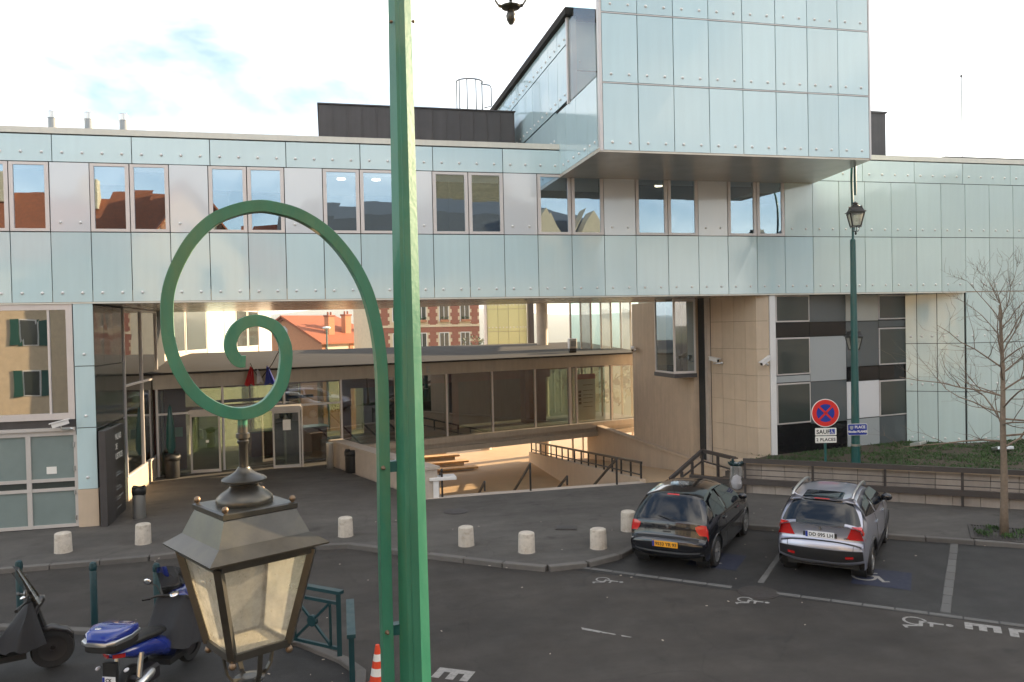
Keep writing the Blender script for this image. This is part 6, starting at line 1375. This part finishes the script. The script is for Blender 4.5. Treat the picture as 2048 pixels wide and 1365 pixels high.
for x, z in ((-1.5, 7.2), (1.5, 7.2), (-1.5, 4.2), (1.5, 4.2), (-1.5, 1.2), (1.5, 1.2)):
    f = MB().bx(x-.55, x+.55, .0, .05, z, z+1.9).xf(Mx).build('window', 'white', GH)
    for s_ in (-1, 1): MB().bx(x+s_*.26-.2, x+s_*.26+.2, .05, .07, z+.1, z+1.8).xf(Mx).build('pane', 'darkglass', f)
    MB().bx(x-.75, x+.75, 0, .14, z+1.9, z+2.05).add([(x-.8, .02, z+2.05), (x+.8, .02, z+2.05), (x, .02, z+2.5), (x-.8, .14, z+2.05), (x+.8, .14, z+2.05), (x, .14, z+2.5)], [(0, 1, 2), (5, 4, 3), (0, 3, 4, 1), (1, 4, 5, 2), (2, 5, 3, 0)]).xf(Mx).build('pediment', 'pale', f)
f = MB().bx(-.45, .45, 0, .05, 10.9, 12.4).xf(Mx).build('window', 'white', GH); MB().bx(-.36, .36, .05, .07, 11, 12.3).xf(Mx).build('pane', 'darkglass', f)
AX_ = thing('annex', 'low red roofed annex between the gabled house and the mansard house, mirrored in the glass', 'house', (-4.4, -16, 0))
MB().prism([(-5.6, -14.5), (-3.5, -14.5), (-3.5, -22), (-5.6, -22)], -.3, 9.0).build('wall', 'cream', AX_); roofslab([Vector((-6, -14.1, 8.8)), Vector((-2.6, -14.1, 8.8)), Vector((-2.6, -18, 12.9)), Vector((-6, -18, 12.7))]).build('roof', 'tiles', AX_)
H2 = thing('red_roofed_house', 'house with long red tiled roof and green shutters, mirrored in the windows', 'house', (-19, -14, 0))
MB().prism([(-34, -12.4), (-9.2, -12.4), (-9.2, -19), (-34, -19)], -.3, 10.3).build('wall', 'cream', H2)
roofslab([Vector((-34.4, -11.9, 10.0)), Vector((-9.0, -11.9, 10.0)), Vector((-9.0, -15.6, 14.75)), Vector((-34.4, -15.6, 14.6))]).build('roof', 'tiles', H2); roofslab([Vector((-34.4, -15.6, 14.6)), Vector((-9.0, -15.6, 14.75)), Vector((-9.0, -19.5, 10.0)), Vector((-34.4, -19.5, 10.0))]).build('roof', 'tiles', H2)
for x in (-15.6, -21): MB().bevbox((x, -15.2, 14.9), (1.1, .8, 2.0), .03).build('chimney', 'cream', H2)
for x in (-32, -27.5, -23, -18.5):
    for z in (1.2, 4.4, 7.2):
        f = MB().bx(x-.5, x+.5, -12.5, -12.36, z, z+1.7).build('window', 'white', H2); MB().bx(x-.42, x+.42, -12.36, -12.33, z+.08, z+1.62).build('pane', 'darkglass', f)
        for s_ in (-1, 1): MB().bx(x+s_*.8-.26, x+s_*.8+.26, -12.45, -12.32, z, z+1.7).build('shutter', 'shutter', f)
MH = thing('mansard_house', 'pale stone house with a slate mansard roof and dormers, mirrored in the glass', 'house', (9, -16, 0))
MB().prism([(-3.4, -15.5), (21.2, -15.5), (21.2, -25), (-3.4, -25)], -.3, 8.6).build('wall', 'cream', MH)
MB().bx(-3.7, 21.5, -15.55, -15.2, 8.4, 8.75).build('cornice', 'pale', MH)
roofslab([Vector((-3.7, -15.3, 8.76)), Vector((21.5, -15.3, 8.76)), Vector((20.8, -17, 13.6)), Vector((-3.0, -17, 13.6))]).build('roof', 'slate', MH); roofslab([Vector((-3.0, -17, 13.6)), Vector((20.8, -17, 13.6)), Vector((18, -21, 15.2)), Vector((0, -21, 15.2))]).build('roof', 'slate', MH)
roofslab([Vector((21.5, -15.3, 8.76)), Vector((21.5, -25.2, 8.76)), Vector((20.8, -24, 13.6)), Vector((20.8, -17, 13.6))]).build('roof', 'slate', MH)
for x in (-2, 1.1, 4.2, 7.3, 10.4, 13.5, 16.6, 19.7):
    for z in (1.0, 5.0):
        f = MB().bx(x-.55, x+.55, -15.5, -15.4, z, z+2.1).build('window', 'white', MH); MB().bx(x-.45, x+.45, -15.4, -15.37, z+.1, z+2).build('pane', 'darkglass', f)
for x in (16.9, 19.9):
    d = MB().bx(x-.9, x+.9, -17, -15.25, 8.8, 12.2).build('dormer', 'cream', MH); MB().bx(x-.45, x+.45, -15.25, -15.2, 9.4, 11.4).build('pane', 'darkglass', d)
    MB().add([(x-1.1, -17, 12.2), (x+1.1, -17, 12.2), (x, -17, 14.2), (x-1.1, -15.1, 12.2), (x+1.1, -15.1, 12.2), (x, -15.1, 14.2)], [(0, 1, 2), (5, 4, 3), (0, 3, 4, 1), (1, 4, 5, 2), (2, 5, 3, 0)]).build('pediment', 'cream', d)
BK = thing('brown_roof_hall', 'hall with a mossy brown roof between the houses, seen mirrored in the windows', 'hall', (2, -24, 0))
M['mossroof'] = mat('mossy roof', (.16, .13, .075), .9, var=.5, vs=3)
MB().prism([(9.6, -26.5), (17, -26.5), (17, -38), (9.6, -38)], -.3, 15.5).build('wall', 'cream', BK); roofslab([Vector((9.1, -26, 15.4)), Vector((17.5, -26, 15.4)), Vector((16.6, -31, 19.9)), Vector((10.4, -31, 19.7))]).build('roof', 'mossroof', BK)
# unseen terrace added on the right; its roof keeps low sun off the paving
RT = thing('shading_terrace', 'long cream terrace with a slate roof, added out of view to shade the square', 'house', (36, 8, 0))
MB().prism([(33, -14), (44, -14), (44, 34), (33, 34)], -.3, 10.0).build('wall', 'render', RT)
roofslab([Vector((32.5, -14.4, 9.9)), Vector((38.5, -14.4, 14.0)), Vector((38.5, 34.4, 14.0)), Vector((32.5, 34.4, 9.9))]).build('roof', 'slate', RT); roofslab([Vector((38.5, -14.4, 14.0)), Vector((44.5, -14.4, 9.9)), Vector((44.5, 34.4, 9.9)), Vector((38.5, 34.4, 14.0))]).build('roof', 'slate', RT)
MB().add([(33, -14, 10.0), (44, -14, 10.0), (38.5, -14, 13.8)], [(0, 1, 2)]).add([(33, 34, 10.0), (44, 34, 10.0), (38.5, 34, 13.8)], [(2, 1, 0)]).build('gable', 'render', RT)
for y in range(-12, 34, 4):
    for z in (1.2, 4.6):
        f = MB().bx(32.95, 33.05, y-.5, y+.5, z, z+1.9).build('window', 'white', RT); MB().bx(32.93, 32.95, y-.42, y+.42, z+.1, z+1.8).build('pane', 'darkglass', f)
tree('bare winter tree across the square, seen mirrored in the bridge windows', (22, -12, 0), 11, 8, 1, 'bare_tree', 1.1, .16, 40)

# small litter on the dark asphalt by the barrier
lt = MB()
for i in range(26):
    x, y = random.gauss(-.9, .8), random.gauss(11.2, .7)
    if y > 12.3+(-.5-x)*.4 or x > .1: continue
    a = random.uniform(0, 3.14); q = random.uniform(.008, .022); lt.box((x, y, -.082), (q*2, q*.7, .008), a)
for i in range(70):
    x, y = random.uniform(-4, 14), random.uniform(11, 20); a = random.uniform(0, 3.14); q = random.uniform(.008, .022); z = -.094 if y < 15 - .3*x else .004
    lt.box((x, y, z), (q*2, q*.9, .006), a)
l_ = lt.build('litter', 'pale', None); l_['label'] = 'scattered specks of paper litter on the dark asphalt'; l_['category'] = 'litter'; l_['kind'] = 'stuff'
# ================================================================== AIR
hz = bpy.data.materials.new('haze air'); hz.use_nodes = True; n = hz.node_tree.nodes; n.clear()
o = n.new('ShaderNodeOutputMaterial'); v = n.new('ShaderNodeVolumePrincipled'); v.inputs['Color'].default_value = (.86, .92, 1.0, 1); v.inputs['Density'].default_value = .00022; v.inputs['Anisotropy'].default_value = .2
hz.node_tree.links.new(v.outputs[0], o.inputs['Volume']); M['haze'] = hz
MB().bx(-6500, 6500, -3500, 7500, -40, 140).build('haze', 'haze', None, kind='stuff')
